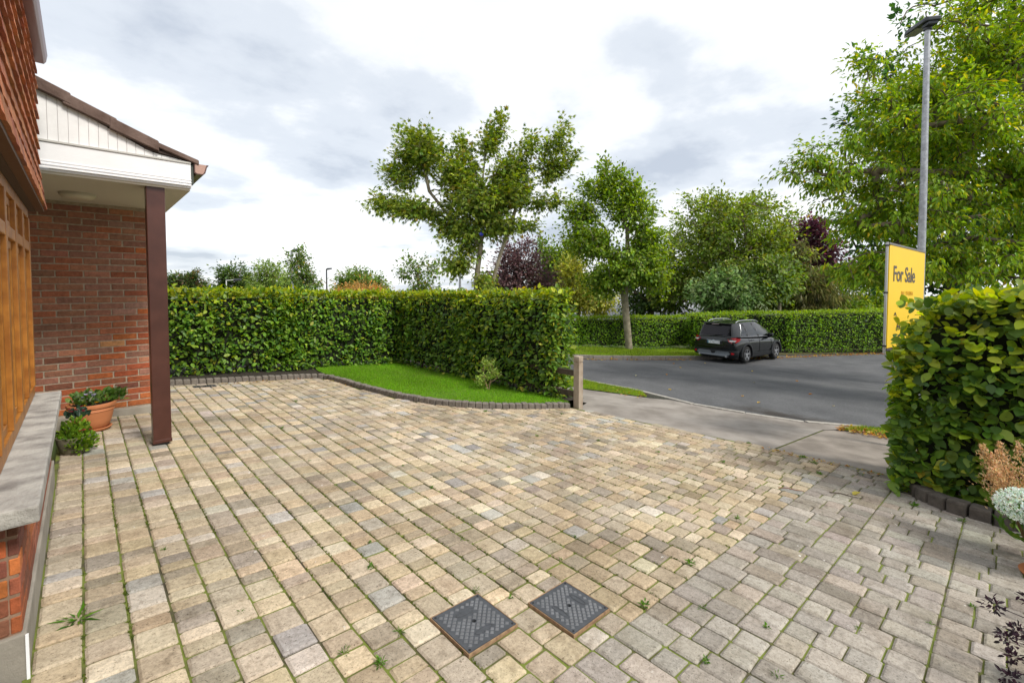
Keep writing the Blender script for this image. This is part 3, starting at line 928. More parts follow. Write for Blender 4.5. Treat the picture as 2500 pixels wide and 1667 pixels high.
# --- kerbs
DKERB = mat('dark_kerb_block', (0.16, 0.14, 0.12), 0.92, noise=0.3, nscale=16, bump=0.6, bscale=70, coords='World')
k1 = empty('lawn_kerb', (3.5, 6.5, gzf(3.5))); tag(k1, 'dark concrete block edging curving round the lawn and along the hedge bed', 'kerb')
kerb_blocks(k1, kerb_pts, 0.103, 0.11, 0.082, DKERB, side=1, seg=1, gapw=0.006)
k2 = empty('hedge_kerb', (5.3, 0.1, gzf(5.3))); tag(k2, 'large worn dark blocks edging the foot of the right hedge', 'kerb')
kerb_blocks(k2, smooth_path([(5.98, 0.50), (5.72, 0.42), (5.45, 0.33), (5.28, 0.18), (5.21, -0.02), (5.19, -0.3), (5.19, -0.9), (5.2, -1.6)], 8), 0.142, 0.15, 0.105, mat('worn_kerb_block', (0.10, 0.085, 0.072), 0.95, noise=0.35, nscale=14, bump=0.9, bscale=50, coords='World'), side=1, gapw=0.016, bevel=0.022, jit=0.006)
k3 = empty('road_kerb', (15, 8.6, gzf(15))); tag(k3, 'long grey kerb stones bordering the far grass strip', 'kerb')
kerb_blocks(k3, [(11.75, 10.42), (12.7, 9.46), (15.2, 8.6), (18.05, 7.83), (19.75, 7.36)], 0.9, 0.14, 0.085, mat('road_kerb_stone', (0.20, 0.18, 0.155), 0.9, noise=0.3, nscale=5, coords='World'), side=1, bevel=0.015, gapw=0.02)


# ================================================================== THE HOUSE
house = empty('house', (-0.3, 5.0, 0.0))
tag(house, 'brick house at the left edge with hung clay tiles, timber window and white gabled porch', 'house')
HO = np.array(house.location)


def hpart(mb, name, m, parent=None, **kw):
    """a part given in world coordinates, parented to the house (or to one of its parts)"""
    o = mb.build(name, m, None, **kw)
    par = parent or house
    o.parent = par
    base = Vector(house.location) if par is house else Vector(house.location) + Vector(par.location)
    o.location = Vector(o.location) - base
    return o


BRICKCOL = [((0.37, 0.155, 0.09), 4), ((0.335, 0.145, 0.09), 5), ((0.30, 0.138, 0.092), 4), ((0.38, 0.13, 0.065), 2), ((0.34, 0.18, 0.135), 2)]
BRICKLOW = [((0.34, 0.085, 0.032), 4), ((0.27, 0.085, 0.042), 3), ((0.42, 0.12, 0.035), 2), ((0.22, 0.075, 0.045), 2)]
BRICK = mat('clay_brick', (0.3, 0.1, 0.06), 0.9, attr=True, noise=0.30, nscale=22, bump=0.7, bscale=55, coords='World', detail=6)
MORTAR = mat('mortar', (0.40, 0.33, 0.25), 1.0, noise=0.3, nscale=30, bump=0.5, bscale=90, coords='World')
CONCR = mat('plinth_concrete', (0.34, 0.31, 0.26), 0.95, color2=(0.24, 0.215, 0.18), nscale=5, bump=0.4, bscale=60, coords='World', detail=7)


def brick_mesh(L, D, Hh, c):
    mb = MB(); mb.box(-L / 2, L / 2, -D / 2, D / 2, -Hh / 2, Hh / 2)
    me = mb.mesh('brick', bevel=0.004, seg=1)
    a = me.attributes.new('col', 'FLOAT_COLOR', 'POINT')
    a.data.foreach_set('color', np.tile(np.array([*c, 1.0], np.float32), (len(me.vertices), 1)).ravel())
    return me


# garage wall under the porch: mortar body, every brick of the front its own piece
gw = hpart(MB().box(-1.4, 0.572, 7.0005, 9.1, -0.1, 2.44, None), 'garage_wall', MORTAR)
gwl = Vector(house.location) + Vector(gw.location)
rb = np.random.default_rng(5)
for k in range(33):
    z = 0.055 + 0.0735 * k + 0.034
    if z > 2.43: break
    x = 0.578 - (0.1125 if k % 2 else 0.0)
    first = k % 2 == 1
    while x > -0.75:
        L = 0.102 if first else 0.215
        if first: x = 0.578
        first = False
        low = k < 5 or (k < 9 and rb.uniform() < 0.25) or (x > 0.38 and k < 26 and rb.uniform() < 0.4)
        c = palette(1, BRICKLOW if low else BRICKCOL, 0.09, rb, 0.03)[0]
        if k == 10 and x > 0.35 and x < 0.5: c = np.array([0.50, 0.24, 0.10])
        me = brick_mesh(L - 0.001, 0.03, 0.0625 + rb.normal(0, 0.001), c)
        o = link('brick', me, BRICK, gw)
        o.location = Vector((x - L / 2 + rb.normal(0, 0.0012), 7.008 + 0.004 * rb.uniform() - 0.0, z + rb.normal(0, 0.001))) - gwl
        o.rotation_euler = (0, rb.normal(0, 0.004), 0)
        x -= L + 0.011
# side of the garage towards the hedge: brick pattern (never faces the camera squarely)
SB = mat('brick_side', (0.2, 0.08, 0.05), 0.9)
t = SB.node_tree; bt = N(t, 'ShaderNodeTexBrick'); gco = N(t, 'ShaderNodeNewGeometry'); sx = N(t, 'ShaderNodeSeparateXYZ'); cx = N(t, 'ShaderNodeCombineXYZ')
t.links.new(gco.outputs['Position'], sx.inputs[0]); t.links.new(sx.outputs['Y'], cx.inputs['X']); t.links.new(sx.outputs['Z'], cx.inputs['Y'])
t.links.new(cx.outputs[0], bt.inputs['Vector'])
bt.inputs['Scale'].default_value = 1.0; bt.inputs['Brick Width'].default_value = 0.225; bt.inputs['Row Height'].default_value = 0.0735; bt.inputs['Mortar Size'].default_value = 0.006
bt.inputs['Color1'].default_value = (0.2, 0.075, 0.048, 1); bt.inputs['Color2'].default_value = (0.28, 0.085, 0.04, 1); bt.inputs['Mortar'].default_value = (0.3, 0.25, 0.19, 1)
t.links.new(bt.outputs['Color'], t.nodes['Principled BSDF'].inputs['Base Color'])
hpart(MB().box(0.573, 0.579, 7.03, 9.1, 0.0, 2.44), 'side_wall', SB)
hpart(MB().box(-0.3, 0.66, 6.93, 6.998, -0.1, 0.045), 'threshold_strip', CONCR, bevel=0.008)

# porch: soffit, white fascia, boarded gable, tiled roof, gutter, brown post
SOFF = mat('soffit_board', (0.60, 0.56, 0.50), 0.7)
t = SOFF.node_tree; gco = N(t, 'ShaderNodeNewGeometry'); wv = N(t, 'ShaderNodeTexWave', wave_type='BANDS', bands_direction='Y', wave_profile='SIN'); wv.inputs['Scale'].default_value = 10.5
t.links.new(gco.outputs['Position'], wv.inputs['Vector'])
rp = ramp(t, [(0.0, (0.42, 0.38, 0.30)), (0.25, (0.70, 0.66, 0.58)), (1.0, (0.74, 0.70, 0.62))]); t.links.new(wv.outputs['Fac'], rp.inputs[0])
t.links.new(rp.outputs[0], t.nodes['Principled BSDF'].inputs['Base Color'])
bp = N(t, 'ShaderNodeBump'); bp.inputs['Distance'].default_value = 0.006; t.links.new(wv.outputs['Fac'], bp.inputs['Height']); t.links.new(bp.outputs[0], t.nodes['Principled BSDF'].inputs['Normal'])
hpart(MB().box(-0.9, 0.795, 5.395, 9.15, 2.435, 2.46), 'soffit', SOFF)
fa = MB().box(-0.9, 0.80, 5.36, 5.392, 2.49, 2.69)
hpart(fa, 'fascia', WHITE, bevel=0.003)
for k, zz0 in enumerate((2.474, 2.500, 2.526)):
    hpart(MB().box(-0.9, 0.802, 5.348 - 0.0 + 0.004 * k, 5.362, zz0, zz0 + 0.014), 'fascia_moulding', WHITE, bevel=0.003)
hpart(MB().box(-0.9, 0.802, 5.37, 5.393, 2.455, 2.474), 'fascia_lip', WHITE)
hpart(MB().box(-0.9, 0.800, 5.350, 5.392, 2.691, 2.706), 'gable_trim', mat('grey_trim', (0.50, 0.49, 0.46), 0.5))


def under(x):
    return float(np.interp(x, [-1.2, -0.207, 0.495, 0.80], [3.64, 3.114, 2.752, 2.712]))


BOARDW = mat('gable_board', (0.79, 0.78, 0.78), 0.5, noise=0.08, nscale=5, coords='World')
x = -0.86
while x < 0.79:
    x1 = min(x + 0.0625, 0.797)
    za, zb = under(x + 0.002), under(x1 - 0.002)
    if zb > 2.709:
        mb = MB().prism([(x + 0.001, 5.380, 2.7065), (x1 - 0.001, 5.380, 2.7065), (x1 - 0.001, 5.380, max(zb, 2.708)), (x + 0.001, 5.380, max(za, 2.709))], (0, 0.0075, 0))
        hpart(mb, 'gable_board', BOARDW, bevel=0.0015, seg=1)
    x = x1
hpart(MB().prism([(-0.9, 5.388, 2.70), (0.79, 5.388, 2.70), (0.79, 5.388, 2.708), (0.495, 5.388, 2.745), (-0.9, 5.388, 3.46)], (0, 0.01, 0)), 'gable_backing', mat('gable_gap', (0.62, 0.58, 0.58), 0.8))
ROOFC = mat('roof_tile_brown', (0.095, 0.058, 0.045), 0.9, color2=(0.17, 0.115, 0.095), nscale=7, bump=0.6, bscale=40, coords='World', detail=7)
roof = hpart(MB().prism([(-1.2, 5.36, 3.66), (0.495, 5.36, 2.762), (0.86, 5.36, 2.712), (0.86, 5.36, 2.722), (0.495, 5.36, 2.79), (-1.2, 5.36, 3.69)], (0, 3.85, 0)), 'roof', mat('roof_underlay', (0.06, 0.04, 0.035), 0.9))
rl = Vector(house.location) + Vector(roof.location)
edges = [-1.18, -0.895, -0.605, -0.315, -0.025, 0.264, 0.555, 0.865]


def rtop(x): return float(np.interp(x, [-1.2, 0.50, 0.87], [3.664, 2.862, 2.722]))


for c in range(len(edges) - 1):
    xa, xb = edges[c] - 0.05, edges[c + 1]
    for k in range(12):
        y0 = 5.335 + k * 0.325 - 0.004 * (c % 2); y1 = y0 + 0.318
        zb = rtop(edges[c + 1]) + 0.012; za = rtop(xa) - 0.002
        low = 0.105 if (k == 0 and c < 6) else 0.03
        if c == 6: low = 0.05 if k == 0 else 0.03
        mb = MB().prism([(xa, y0, za), (xb, y0, zb), (xb, y0, zb - low * 0.9), (xa, y0, za - low)], (0, y1 - y0, 0))
        me = mb.mesh('roof_tile', bevel=0.006, seg=1, origin=(xb, y0, zb))
        o = link('roof_tile', me, ROOFC, roof); o.location = Vector((xb, y0, zb)) - rl
hpart(MB().box(0.803, 0.822, 5.37, 9.15, 2.50, 2.69), 'eaves_board', mat('eaves_dark', (0.05, 0.06, 0.05), 0.6))
gprof = [(0.825, 2.70), (0.825, 2.612), (0.845, 2.598), (0.90, 2.60), (0.918, 2.62), (0.935, 2.690), (0.945, 2.695), (0.945, 2.703), (0.928, 2.702), (0.908, 2.628), (0.895, 2.610), (0.85, 2.608), (0.834, 2.62), (0.834, 2.70)]
hpart(MB().prism([(a, 5.352, z) for a, z in gprof], (0, 3.8, 0)), 'gutter', mat('brown_gutter', (0.10, 0.045, 0.035), 0.35))
hpart(MB().prism([(0.834, 5.349, 2.70), (0.834, 5.349, 2.618), (0.85, 5.349, 2.606), (0.895, 5.349, 2.608), (0.908, 5.349, 2.63), (0.926, 5.349, 2.70)], (0, 0.006, 0)), 'gutter_end_cap', mat('gutter_cap', (0.42, 0.26, 0.21), 0.5))
POSTM = mat('brown_post_wrap', (0.060, 0.020, 0.014), 0.30, color2=(0.085, 0.030, 0.021), nscale=6, bump=0.12, bscale=120, coords='World')
post = hpart(MB().box(0.456, 0.598, 5.415, 5.555, 0.0, 2.474), 'porch_post', POSTM, bevel=0.006)
hpart(MB().box(0.475, 0.58, 5.435, 5.535, -0.06, 0.004), 'post_foot', mat('post_foot', (0.03, 0.03, 0.03), 0.6), post)
hpart(MB().box(0.452, 0.602, 5.411, 5.559, -0.022, 0.010), 'post_shoe', POSTM, post, bevel=0.004)

# bay: plinth, a few brick courses, sill, timber window, hung tiles, gutter
bay = hpart(MB().box(-1.1, -0.183, 2.455, 4.80, -0.1, 0.180), 'plinth', CONCR, bevel=0.006)
hpart(MB().box(-0.187, -0.178, 2.449, 2.459, -0.02, 0.176), 'plinth_corner_bead', WHITE)
bw = hpart(MB().box(-1.1, -0.1985, 2.473, 4.78, 0.18, 0.625), 'bay_wall', mat('bay_mortar', (0.24, 0.15, 0.10), 1.0, noise=0.3, nscale=30, coords='World'))
bwl = Vector(house.location) + Vector(bw.location)
for k in range(6):
    z = 0.180 + 0.0745 * k + 0.037
    y = 2.47 + (0 if k % 2 == 0 else 0.1125)
    ys = [(2.47, 2.572)] if k % 2 else []
    while y < 4.72:
        ys.append((y, min(y + 0.215, 4.79))); y += 0.2255
    for y0, y1 in ys:
        c = palette(1, BRICKLOW, 0.15, rb)[0]
        me = brick_mesh(0.03, y1 - y0, 0.0635, c)
        o = link('brick', me, BRICK, bw); o.location = Vector((-0.2095 + rb.normal(0, 0.0008) + 0.0, (y0 + y1) / 2, z)) - bwl
    xx = -0.2275
    Ls = [0.102, 0.215, 0.215, 0.215] if k % 2 == 0 else [0.215, 0.215, 0.215, 0.1]
    for L in Ls:
        c = palette(1, BRICKLOW, 0.15, rb)[0]
        me = brick_mesh(L, 0.03, 0.0635, c)
        o = link('brick', me, BRICK, bw); o.location = Vector((xx - L / 2, 2.4835 + rb.normal(0, 0.0008), z)) - bwl
        xx -= L + 0.011
SILL = mat('sill_concrete', (0.44, 0.42, 0.385), 0.9, color2=(0.17, 0.155, 0.145), nscale=7, bump=1.0, bscale=45, coords='World', detail=9, ramp_pos=(0.42, 0.72))
for y0, y1 in ((2.36, 3.62), (3.626, 4.86)):
    hpart(MB().box(-0.40, -0.132, y0, y1, 0.627, 0.692), 'sill', SILL, bevel=0.008)
WOOD = mat('orange_timber', (0.40, 0.16, 0.022), 0.45, color2=(0.27, 0.095, 0.012), nscale=14, coords='World', bump=0.15, bscale=60)
GLASS = mat('window_glass', (0.045, 0.035, 0.020), 0.06, spec=0.8)
wy0, wy1 = 1.9, 4.80
win = hpart(MB().box(-0.37, -0.268, wy0, wy1, 0.693, 0.765).box(-0.37, -0.268, wy0, wy1, 1.985, 2.05).box(-0.37, -0.262, 4.735, wy1, 0.765, 1.985).box(-0.37, -0.268, wy0, 1.96, 0.765, 1.985), 'window', WOOD, bevel=0.004)
ys = [1.96, 2.43, 2.90, 3.37, 3.84, 4.29, 4.735]
for k in range(1, len(ys) - 1):
    hpart(MB().box(-0.365, -0.262, ys[k] - 0.035, ys[k] + 0.035, 0.765, 1.985), 'mullion', WOOD, win, bevel=0.004)
for k in range(len(ys) - 1):
    a = ys[k] + (0.035 if k else 0); b_ = ys[k + 1] - (0.035 if k < len(ys) - 2 else 0)
    hpart(MB().box(-0.362, -0.264, a, b_, 1.745, 1.81), 'transom', WOOD, win, bevel=0.004)
    for z0, z1 in ((0.765, 1.745), (1.81, 1.985)):
        # casement frame and pane
        fr = MB()
        for q in ((a, b_, z0, z0 + 0.045), (a, b_, z1 - 0.045, z1), (a, a + 0.045, z0 + 0.045, z1 - 0.045), (b_ - 0.045, b_, z0 + 0.045, z1 - 0.045)):
            fr.box(-0.345, -0.282, q[0], q[1], q[2], q[3])
        hpart(fr, 'casement', WOOD, win, bevel=0.003, seg=1)
        hpart(MB().box(-0.325, -0.315, a + 0.046, b_ - 0.046, z0 + 0.046, z1 - 0.046), 'pane', GLASS, win)
hpart(MB().box(-0.42, -0.379, wy0, 4.83, 0.6, 2.05), 'window_back', mat('room_dark', (0.10, 0.065, 0.03), 0.9))
TILE = mat('hung_clay_tile', (0.36, 0.125, 0.058), 0.85, attr=True, noise=0.25, nscale=18, bump=0.4, bscale=60, coords='World')
TILEC = [((0.40, 0.135, 0.055), 4), ((0.33, 0.11, 0.055), 3), ((0.46, 0.165, 0.07), 2), ((0.26, 0.10, 0.06), 1)]
tw = hpart(MB().box(-1.2, -0.232, 1.2, 4.90, 2.052, 3.16), 'tile_hung_wall', mat('tile_batten', (0.08, 0.05, 0.035), 0.9))
twl = Vector(house.location) + Vector(tw.location)
hpart(MB().box(-0.36, -0.190, 1.2, 4.92, 2.056, 2.080), 'tile_soffit_board', mat('dark_timber', (0.10, 0.045, 0.02), 0.6), None)
for k in range(10):
    z0 = 2.078 + 0.113 * k
    xf = [-0.176, -0.188, -0.196][k] if k < 3 else -0.200
    off = 0.0 if k % 2 else 0.0825
    y = 4.955 - off
    tl = [(4.955 - 0.0825, 4.955)] if k % 2 == 0 else []
    while y > 1.75:
        tl.append((y - 0.1635, y)); y -= 0.165
    for y0, y1 in tl:
        c = palette(1, TILEC, 0.12, rb)[0]
        mb = MB(); yy = y1 - y0
        xo = rb.normal(0, 0.0007)
        V = []
        for q, cam_ in ((0, 0.0), (0.5, 0.003), (1, 0.0)):
            V += [(xf + xo + cam_, y0 + yy * q, z0), (xf + xo - 0.017 + cam_, y0 + yy * q, z0), (xf - 0.024 + xo + cam_, y0 + yy * q, z0 + 0.165), (xf - 0.034 + xo + cam_, y0 + yy * q, z0 + 0.165)]
        F = []
        for s in (0, 4):
            F += [(s, s + 4, s + 6, s + 2), (s + 1, s + 3, s + 7, s + 5), (s, s + 1, s + 5, s + 4), (s + 2, s + 6, s + 7, s + 3)]
        F += [(0, 2, 3, 1), (8, 9, 11, 10)]
        mb.add(V, F)
        me = mb.mesh('hung_tile', origin=(xf, (y0 + y1) / 2, z0))
        a = me.attributes.new('col', 'FLOAT_COLOR', 'POINT'); a.data.foreach_set('color', np.tile(np.array([*c, 1.0], np.float32), (len(me.vertices), 1)).ravel())
        o = link('hung_tile', me, TILE, tw); o.location = Vector((xf, (y0 + y1) / 2, z0)) - twl
hpart(MB().prism([(-0.235, 1.2, 3.195), (-0.165, 1.2, 3.195), (-0.152, 1.2, 3.215), (-0.143, 1.2, 3.27), (-0.235, 1.2, 3.27)], (0, 3.80, 0)), 'bay_gutter', mat('dark_red_gutter', (0.20, 0.085, 0.075), 0.35), bevel=0.004)
hpart(MB().prism([(-0.15, 1.2, 3.29), (-1.25, 1.2, 3.85), (-1.25, 1.2, 3.80), (-0.235, 1.2, 3.28)], (0, 3.80, 0)), 'bay_roof', ROOFC)
hpart(MB().box(-1.25, -0.9, 1.2, 7.0, 0.0, 3.6), 'house_wall', MORTAR)

cl = empty('ceiling_light', (-0.004, 6.35, 2.434)); tag(cl, 'round cream bulkhead lamp under the white porch ceiling', 'lamp')
MB().lathe([(0.001, -0.062), (0.06, -0.060), (0.105, -0.050), (0.128, -0.034), (0.132, -0.02)], 28).build('diffuser', mat('cream_diffuser', (0.62, 0.57, 0.46), 0.35), cl, smooth=True)
MB().lathe([(0.138, -0.024), (0.142, -0.012), (0.142, 0.0), (0.001, 0.0)], 28).build('base_ring', mat('cream_ring', (0.52, 0.48, 0.40), 0.5), cl, smooth=True)

# ================================================================== ACCESS COVERS
LID = mat('cast_lid', (0.050, 0.054, 0.062), 0.5, noise=0.2, nscale=30, coords='World')
STUD = mat('worn_stud', (0.12, 0.125, 0.135), 0.45, noise=0.25, nscale=9, coords='World')
RUST = mat('rusty_rim', (0.34, 0.22, 0.12), 0.75, color2=(0.20, 0.12, 0.07), nscale=40, coords='World')
for mi, (m, lab) in enumerate(zip(MH, ('square dark access cover nearer the house, long slot mark pointing right', 'square dark access cover nearer the road, beside the grey path blocks'))):
    cxm, cym = (m[0] + m[1]) / 2, (m[2] + m[3]) / 2
    cov = empty('access_cover', (cxm, cym, gzf(cxm))); tag(cov, lab, 'access cover', 'pair of access covers in the paving')
    cov.rotation_euler = (0, math.atan(0.08), 0)
    h = 0.148
    fr = MB()
    for q in ((-h, h, -h, -h + 0.0035), (-h, h, h - 0.0035, h), (-h, -h + 0.0035, -h + 0.0035, h - 0.0035), (h - 0.0035, h, -h + 0.0035, h - 0.0035)):
        fr.box(q[0], q[1], q[2], q[3], -0.03, 0.0075)
    fr.build('frame', RUST, cov)
    li = h - 0.0065
    # lid plate with a central lifting hole
    bm = bmesh.new()
    nseg = 16
    hole = [bm.verts.new((0.011 * math.cos(2 * math.pi * k / nseg), 0.011 * math.sin(2 * math.pi * k / nseg), 0.0075)) for k in range(nseg)]
    outer = []
    for k in range(nseg):
        a = 2 * math.pi * k / nseg; c_, s_ = math.cos(a), math.sin(a); f = li / max(abs(c_), abs(s_))
        outer.append(bm.verts.new((c_ * f, s_ * f, 0.0075)))
    for k in range(nseg):
        bm.faces.new((hole[k], outer[k], outer[(k + 1) % nseg], hole[(k + 1) % nseg]))
    e = bmesh.ops.extrude_face_region(bm, geom=bm.faces[:])
    for v in [v for v in e['geom'] if isinstance(v, bmesh.types.BMVert)]: v.co.z = -0.012
    bmesh.ops.recalc_face_normals(bm, faces=bm.faces)
    me = bpy.data.meshes.new('lid'); bm.to_mesh(me); bm.free()
    lid = link('lid', me, LID, cov)
    tr = MB(); M45 = Matrix.Rotation(R(45), 4, 'Z')
    st = 0.0225
    rng_t = range(-9, 10)
    for i in rng_t:
        for j in rng_t:
            p = M45 @ Vector((i * st, j * st, 0))
            if max(abs(p.x), abs(p.y)) > li - 0.017 or p.length < 0.02: continue
            if mi == 0:
                if (abs(p.y - 0.072) < 0.026 and abs(p.x) < 0.062) or (abs(p.y + 0.072) < 0.022 and abs(p.x) < 0.062): continue
            else:
                if (abs(p.x - 0.072) < 0.026 and abs(p.y) < 0.062) or (abs(p.x + 0.072) < 0.022 and abs(p.y) < 0.062): continue
            Mx = Matrix.Translation((p.x, p.y, 0.0075)) @ M45
            s = 0.0085
            V = [Mx @ Vector((x, y, z)) for x, y, z in ((-s, -s, 0), (s, -s, 0), (s, s, 0), (-s, s, 0), (-s * .72, -s * .72, .003), (s * .72, -s * .72, .003), (s * .72, s * .72, .003), (-s * .72, s * .72, .003))]
            tr.add(V, [(4, 5, 6, 7), (0, 1, 5, 4), (1, 2, 6, 5), (2, 3, 7, 6), (3, 0, 4, 7)])
    o = tr.build('tread_studs', STUD, lid); o['kind'] = 'stuff'
    for s in (1, -1):
        ov = MB(); pts = []
        for k in range(25):
            a = 2 * math.pi * k / 24
            u, w_ = 0.050 * math.cos(a), 0.014 * math.sin(a)
            pts.append((u, s * 0.072 + w_, 0.0085) if mi == 0 else (s * 0.072 + w_, u, 0.0085))
        ov.tube(pts, 0.0012, 4, cap=False)
        ov.build('cast_mark', LID, lid)
    for sx_ in (-1, 1):
        for sy_ in (-1, 1):
            bo = MB(); bo.lathe([(0.0055, 0.006), (0.0055, 0.0092), (0.003, 0.0096), (0.003, 0.0070)], 10, (sx_ * (li - 0.012), sy_ * (li - 0.012), 0))
            bo.build('corner_bolt', mat('bolt_black', (0.01, 0.01, 0.012), 0.5), lid)
    MB().box(-li, li, -li, li, -0.03, -0.016).build('chamber', mat('chamber_dark', (0.01, 0.01, 0.008), 1.0), cov)
gl = empty('drain_gully', (1.38, 8.54, gzf(1.38))); tag(gl, 'small dark drain grate set flush in the paving below the hedge kerb', 'drain'); gl.rotation_euler = (0, math.atan(0.08), 0)
MB().box(-.15, .15, -.09, -.075, -.02, .006).box(-.15, .15, .075, .09, -.02, .006).box(-.15, -.135, -.075, .075, -.02, .006).box(.135, .15, -.075, .075, -.02, .006).build('frame', LID, gl)
for k in range(9): MB().box(-.125 + k * .0295, -.112 + k * .0295, -.075, .075, -.015, .005).build('bar', LID, gl)
MB().box(-.14, .14, -.08, .08, -.004, -.001).build('pit', mat('chamber_dark', (0.01, 0.01, 0.008), 1.0), gl)


# ================================================================== HEDGES AND FENCE
BEECH = [((0.060, 0.120, 0.012), 4), ((0.090, 0.165, 0.016), 4), ((0.035, 0.080, 0.014), 4), ((0.14, 0.20, 0.022), 1.5), ((0.19, 0.20, 0.02), 0.5)]
BEECHD = [((0.060, 0.110, 0.014), 4), ((0.088, 0.145, 0.018), 4), ((0.036, 0.074, 0.014), 4), ((0.15, 0.19, 0.022), 1.4), ((0.20, 0.19, 0.02), 0.4)]
YTIP = [((0.22, 0.28, 0.018), 4), ((0.29, 0.32, 0.020), 3), ((0.13, 0.20, 0.016), 4), ((0.36, 0.30, 0.03), 0.4)]
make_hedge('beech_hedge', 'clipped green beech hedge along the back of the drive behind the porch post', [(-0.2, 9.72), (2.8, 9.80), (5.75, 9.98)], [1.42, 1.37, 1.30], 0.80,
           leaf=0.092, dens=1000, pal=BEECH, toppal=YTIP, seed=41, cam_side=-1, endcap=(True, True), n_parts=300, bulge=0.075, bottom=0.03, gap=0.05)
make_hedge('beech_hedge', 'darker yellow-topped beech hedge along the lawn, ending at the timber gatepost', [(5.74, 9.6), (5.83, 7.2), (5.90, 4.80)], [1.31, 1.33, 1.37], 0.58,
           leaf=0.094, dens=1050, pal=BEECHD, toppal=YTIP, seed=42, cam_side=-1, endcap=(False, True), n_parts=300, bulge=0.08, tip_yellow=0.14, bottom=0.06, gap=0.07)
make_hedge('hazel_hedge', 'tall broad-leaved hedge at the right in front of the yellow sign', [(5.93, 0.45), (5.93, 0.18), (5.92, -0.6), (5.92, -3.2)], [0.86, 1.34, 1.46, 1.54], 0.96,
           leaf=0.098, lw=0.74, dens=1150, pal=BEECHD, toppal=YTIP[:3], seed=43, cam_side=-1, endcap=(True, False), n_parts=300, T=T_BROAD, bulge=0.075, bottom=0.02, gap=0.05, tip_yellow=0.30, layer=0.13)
FARH = [((0.085, 0.165, 0.010), 4), ((0.12, 0.21, 0.012), 4), ((0.055, 0.115, 0.010), 3), ((0.03, 0.07, 0.01), 1.5)]
FART = [((0.20, 0.30, 0.015), 4), ((0.15, 0.25, 0.014), 3)]
make_hedge('laurel_hedge', 'neat low hedge behind the far grass strip, left of the parked car', [(10.6, 15.6), (16.45, 12.55), (22.6, 9.6)], [0.22, 0.06, -0.02], 0.9,
           leaf=0.10, lw=0.5, dens=520, pal=FARH, toppal=FART, seed=44, cam_side=-1, T=T_LEAF2, bulge=0.04, bottom=0.02, gap=0.03, stems=False, layer=0.12)
make_hedge('laurel_hedge', 'neat tall hedge right of the parked car, reaching to the sign', [(20.9, 9.2), (23.5, 7.85), (24.4, 6.2), (28.2, 3.1), (38, -1.4)], [0.16, 0.20, 0.24, 0.32, 0.5], 1.0,
           leaf=0.105, lw=0.5, dens=480, pal=FARH, toppal=FART, seed=45, cam_side=-1, T=T_LEAF2, bulge=0.06, bottom=0.0, gap=0.03, stems=False, layer=0.12)

TIMBER = mat('weathered_timber', (0.27, 0.21, 0.155), 0.9, color2=(0.38, 0.32, 0.25), nscale=7, bump=0.5, bscale=50, coords='World', detail=8)
DTIMB = mat('dark_rail_timber', (0.075, 0.055, 0.038), 0.9, noise=0.3, nscale=12, coords='World')
fen = empty('timber_fence', (5.70, 4.36, gzf(5.7))); tag(fen, 'weathered timber gatepost and rails standing at the end of the lawn hedge', 'fence')
FO = Vector(fen.location)


def fpart(mb, name, m, **kw):
    o = mb.build(name, m, fen, **kw); o.location = Vector(o.location) - FO; return o


z0 = gzf(5.7)
p = fpart(MB().box(5.648, 5.758, 4.305, 4.415, z0 - 0.1, z0 + 0.725), 'gate_post', TIMBER, bevel=0.008)
fpart(MB().box(5.655, 5.751, 4.312, 4.408, z0 + 0.7255, z0 + 0.742), 'post_groove', TIMBER)
fpart(MB().box(5.646, 5.760, 4.303, 4.417, z0 + 0.742, z0 + 0.835), 'post_cap', TIMBER, bevel=0.012)
for zr in (0.16, 0.50):
    fpart(MB().box(5.70, 5.735, 4.418, 9.7, z0 + zr, z0 + zr + 0.09), 'rail', DTIMB)
    fpart(MB().prism([(0.2, 9.66, gzf(0.2) + zr), (5.6, 9.80, gzf(5.6) + zr), (5.6, 9.80, gzf(5.6) + zr + 0.08), (0.2, 9.66, gzf(0.2) + zr + 0.08)], (0, 0.035, 0)), 'rail', DTIMB)
for y in (6.2, 7.9):
    fpart(MB().box(5.79, 5.88, y, y + 0.09, z0 - 0.1, z0 + 0.75), 'post', DTIMB)
for x in (0.9, 2.6, 4.3):
    fpart(MB().box(x, x + 0.09, 9.84, 9.93, gzf(x) - 0.1, gzf(x) + 0.8), 'post', DTIMB)

# ================================================================== TREES


def PT(x0, d, foot, lobes, trunk):
    """sizes read off the photograph at distance d turned into metres from the tree's foot"""
    s = d / 1085
    lo = [((l[0] - x0) * s, CAMH - (l[1] - 700) * s - foot, l[2] * s, l[3] * s) + ((l[4], l[5]) if len(l) > 4 else (0.0, max(l[2], l[3]) * s)) for l in lobes]
    tr = [[((p[0] - x0) * s, CAMH - (p[1] - 700) * s - foot) for p in tk] for tk in (trunk if isinstance(trunk[0], list) else [trunk])]
    for tk in tr: tk[0] = (tk[0][0], min(tk[0][1], 0.0) if tk is tr[0] else tk[0][1])
    return dict(right=(x0 - 1250) * s, depth=d, lobes=lo, trunk=tr, base_z=foot)


def tree(name, label, x0, d, lobes, trunk, foot=None, **kw):
    if foot is None:
        bx, by = rd((x0 - 1250) * d / 1085, d); foot = gzf(bx) - 0.1
    return make_tree(name, label, **PT(x0, d, foot, lobes, trunk), **kw)


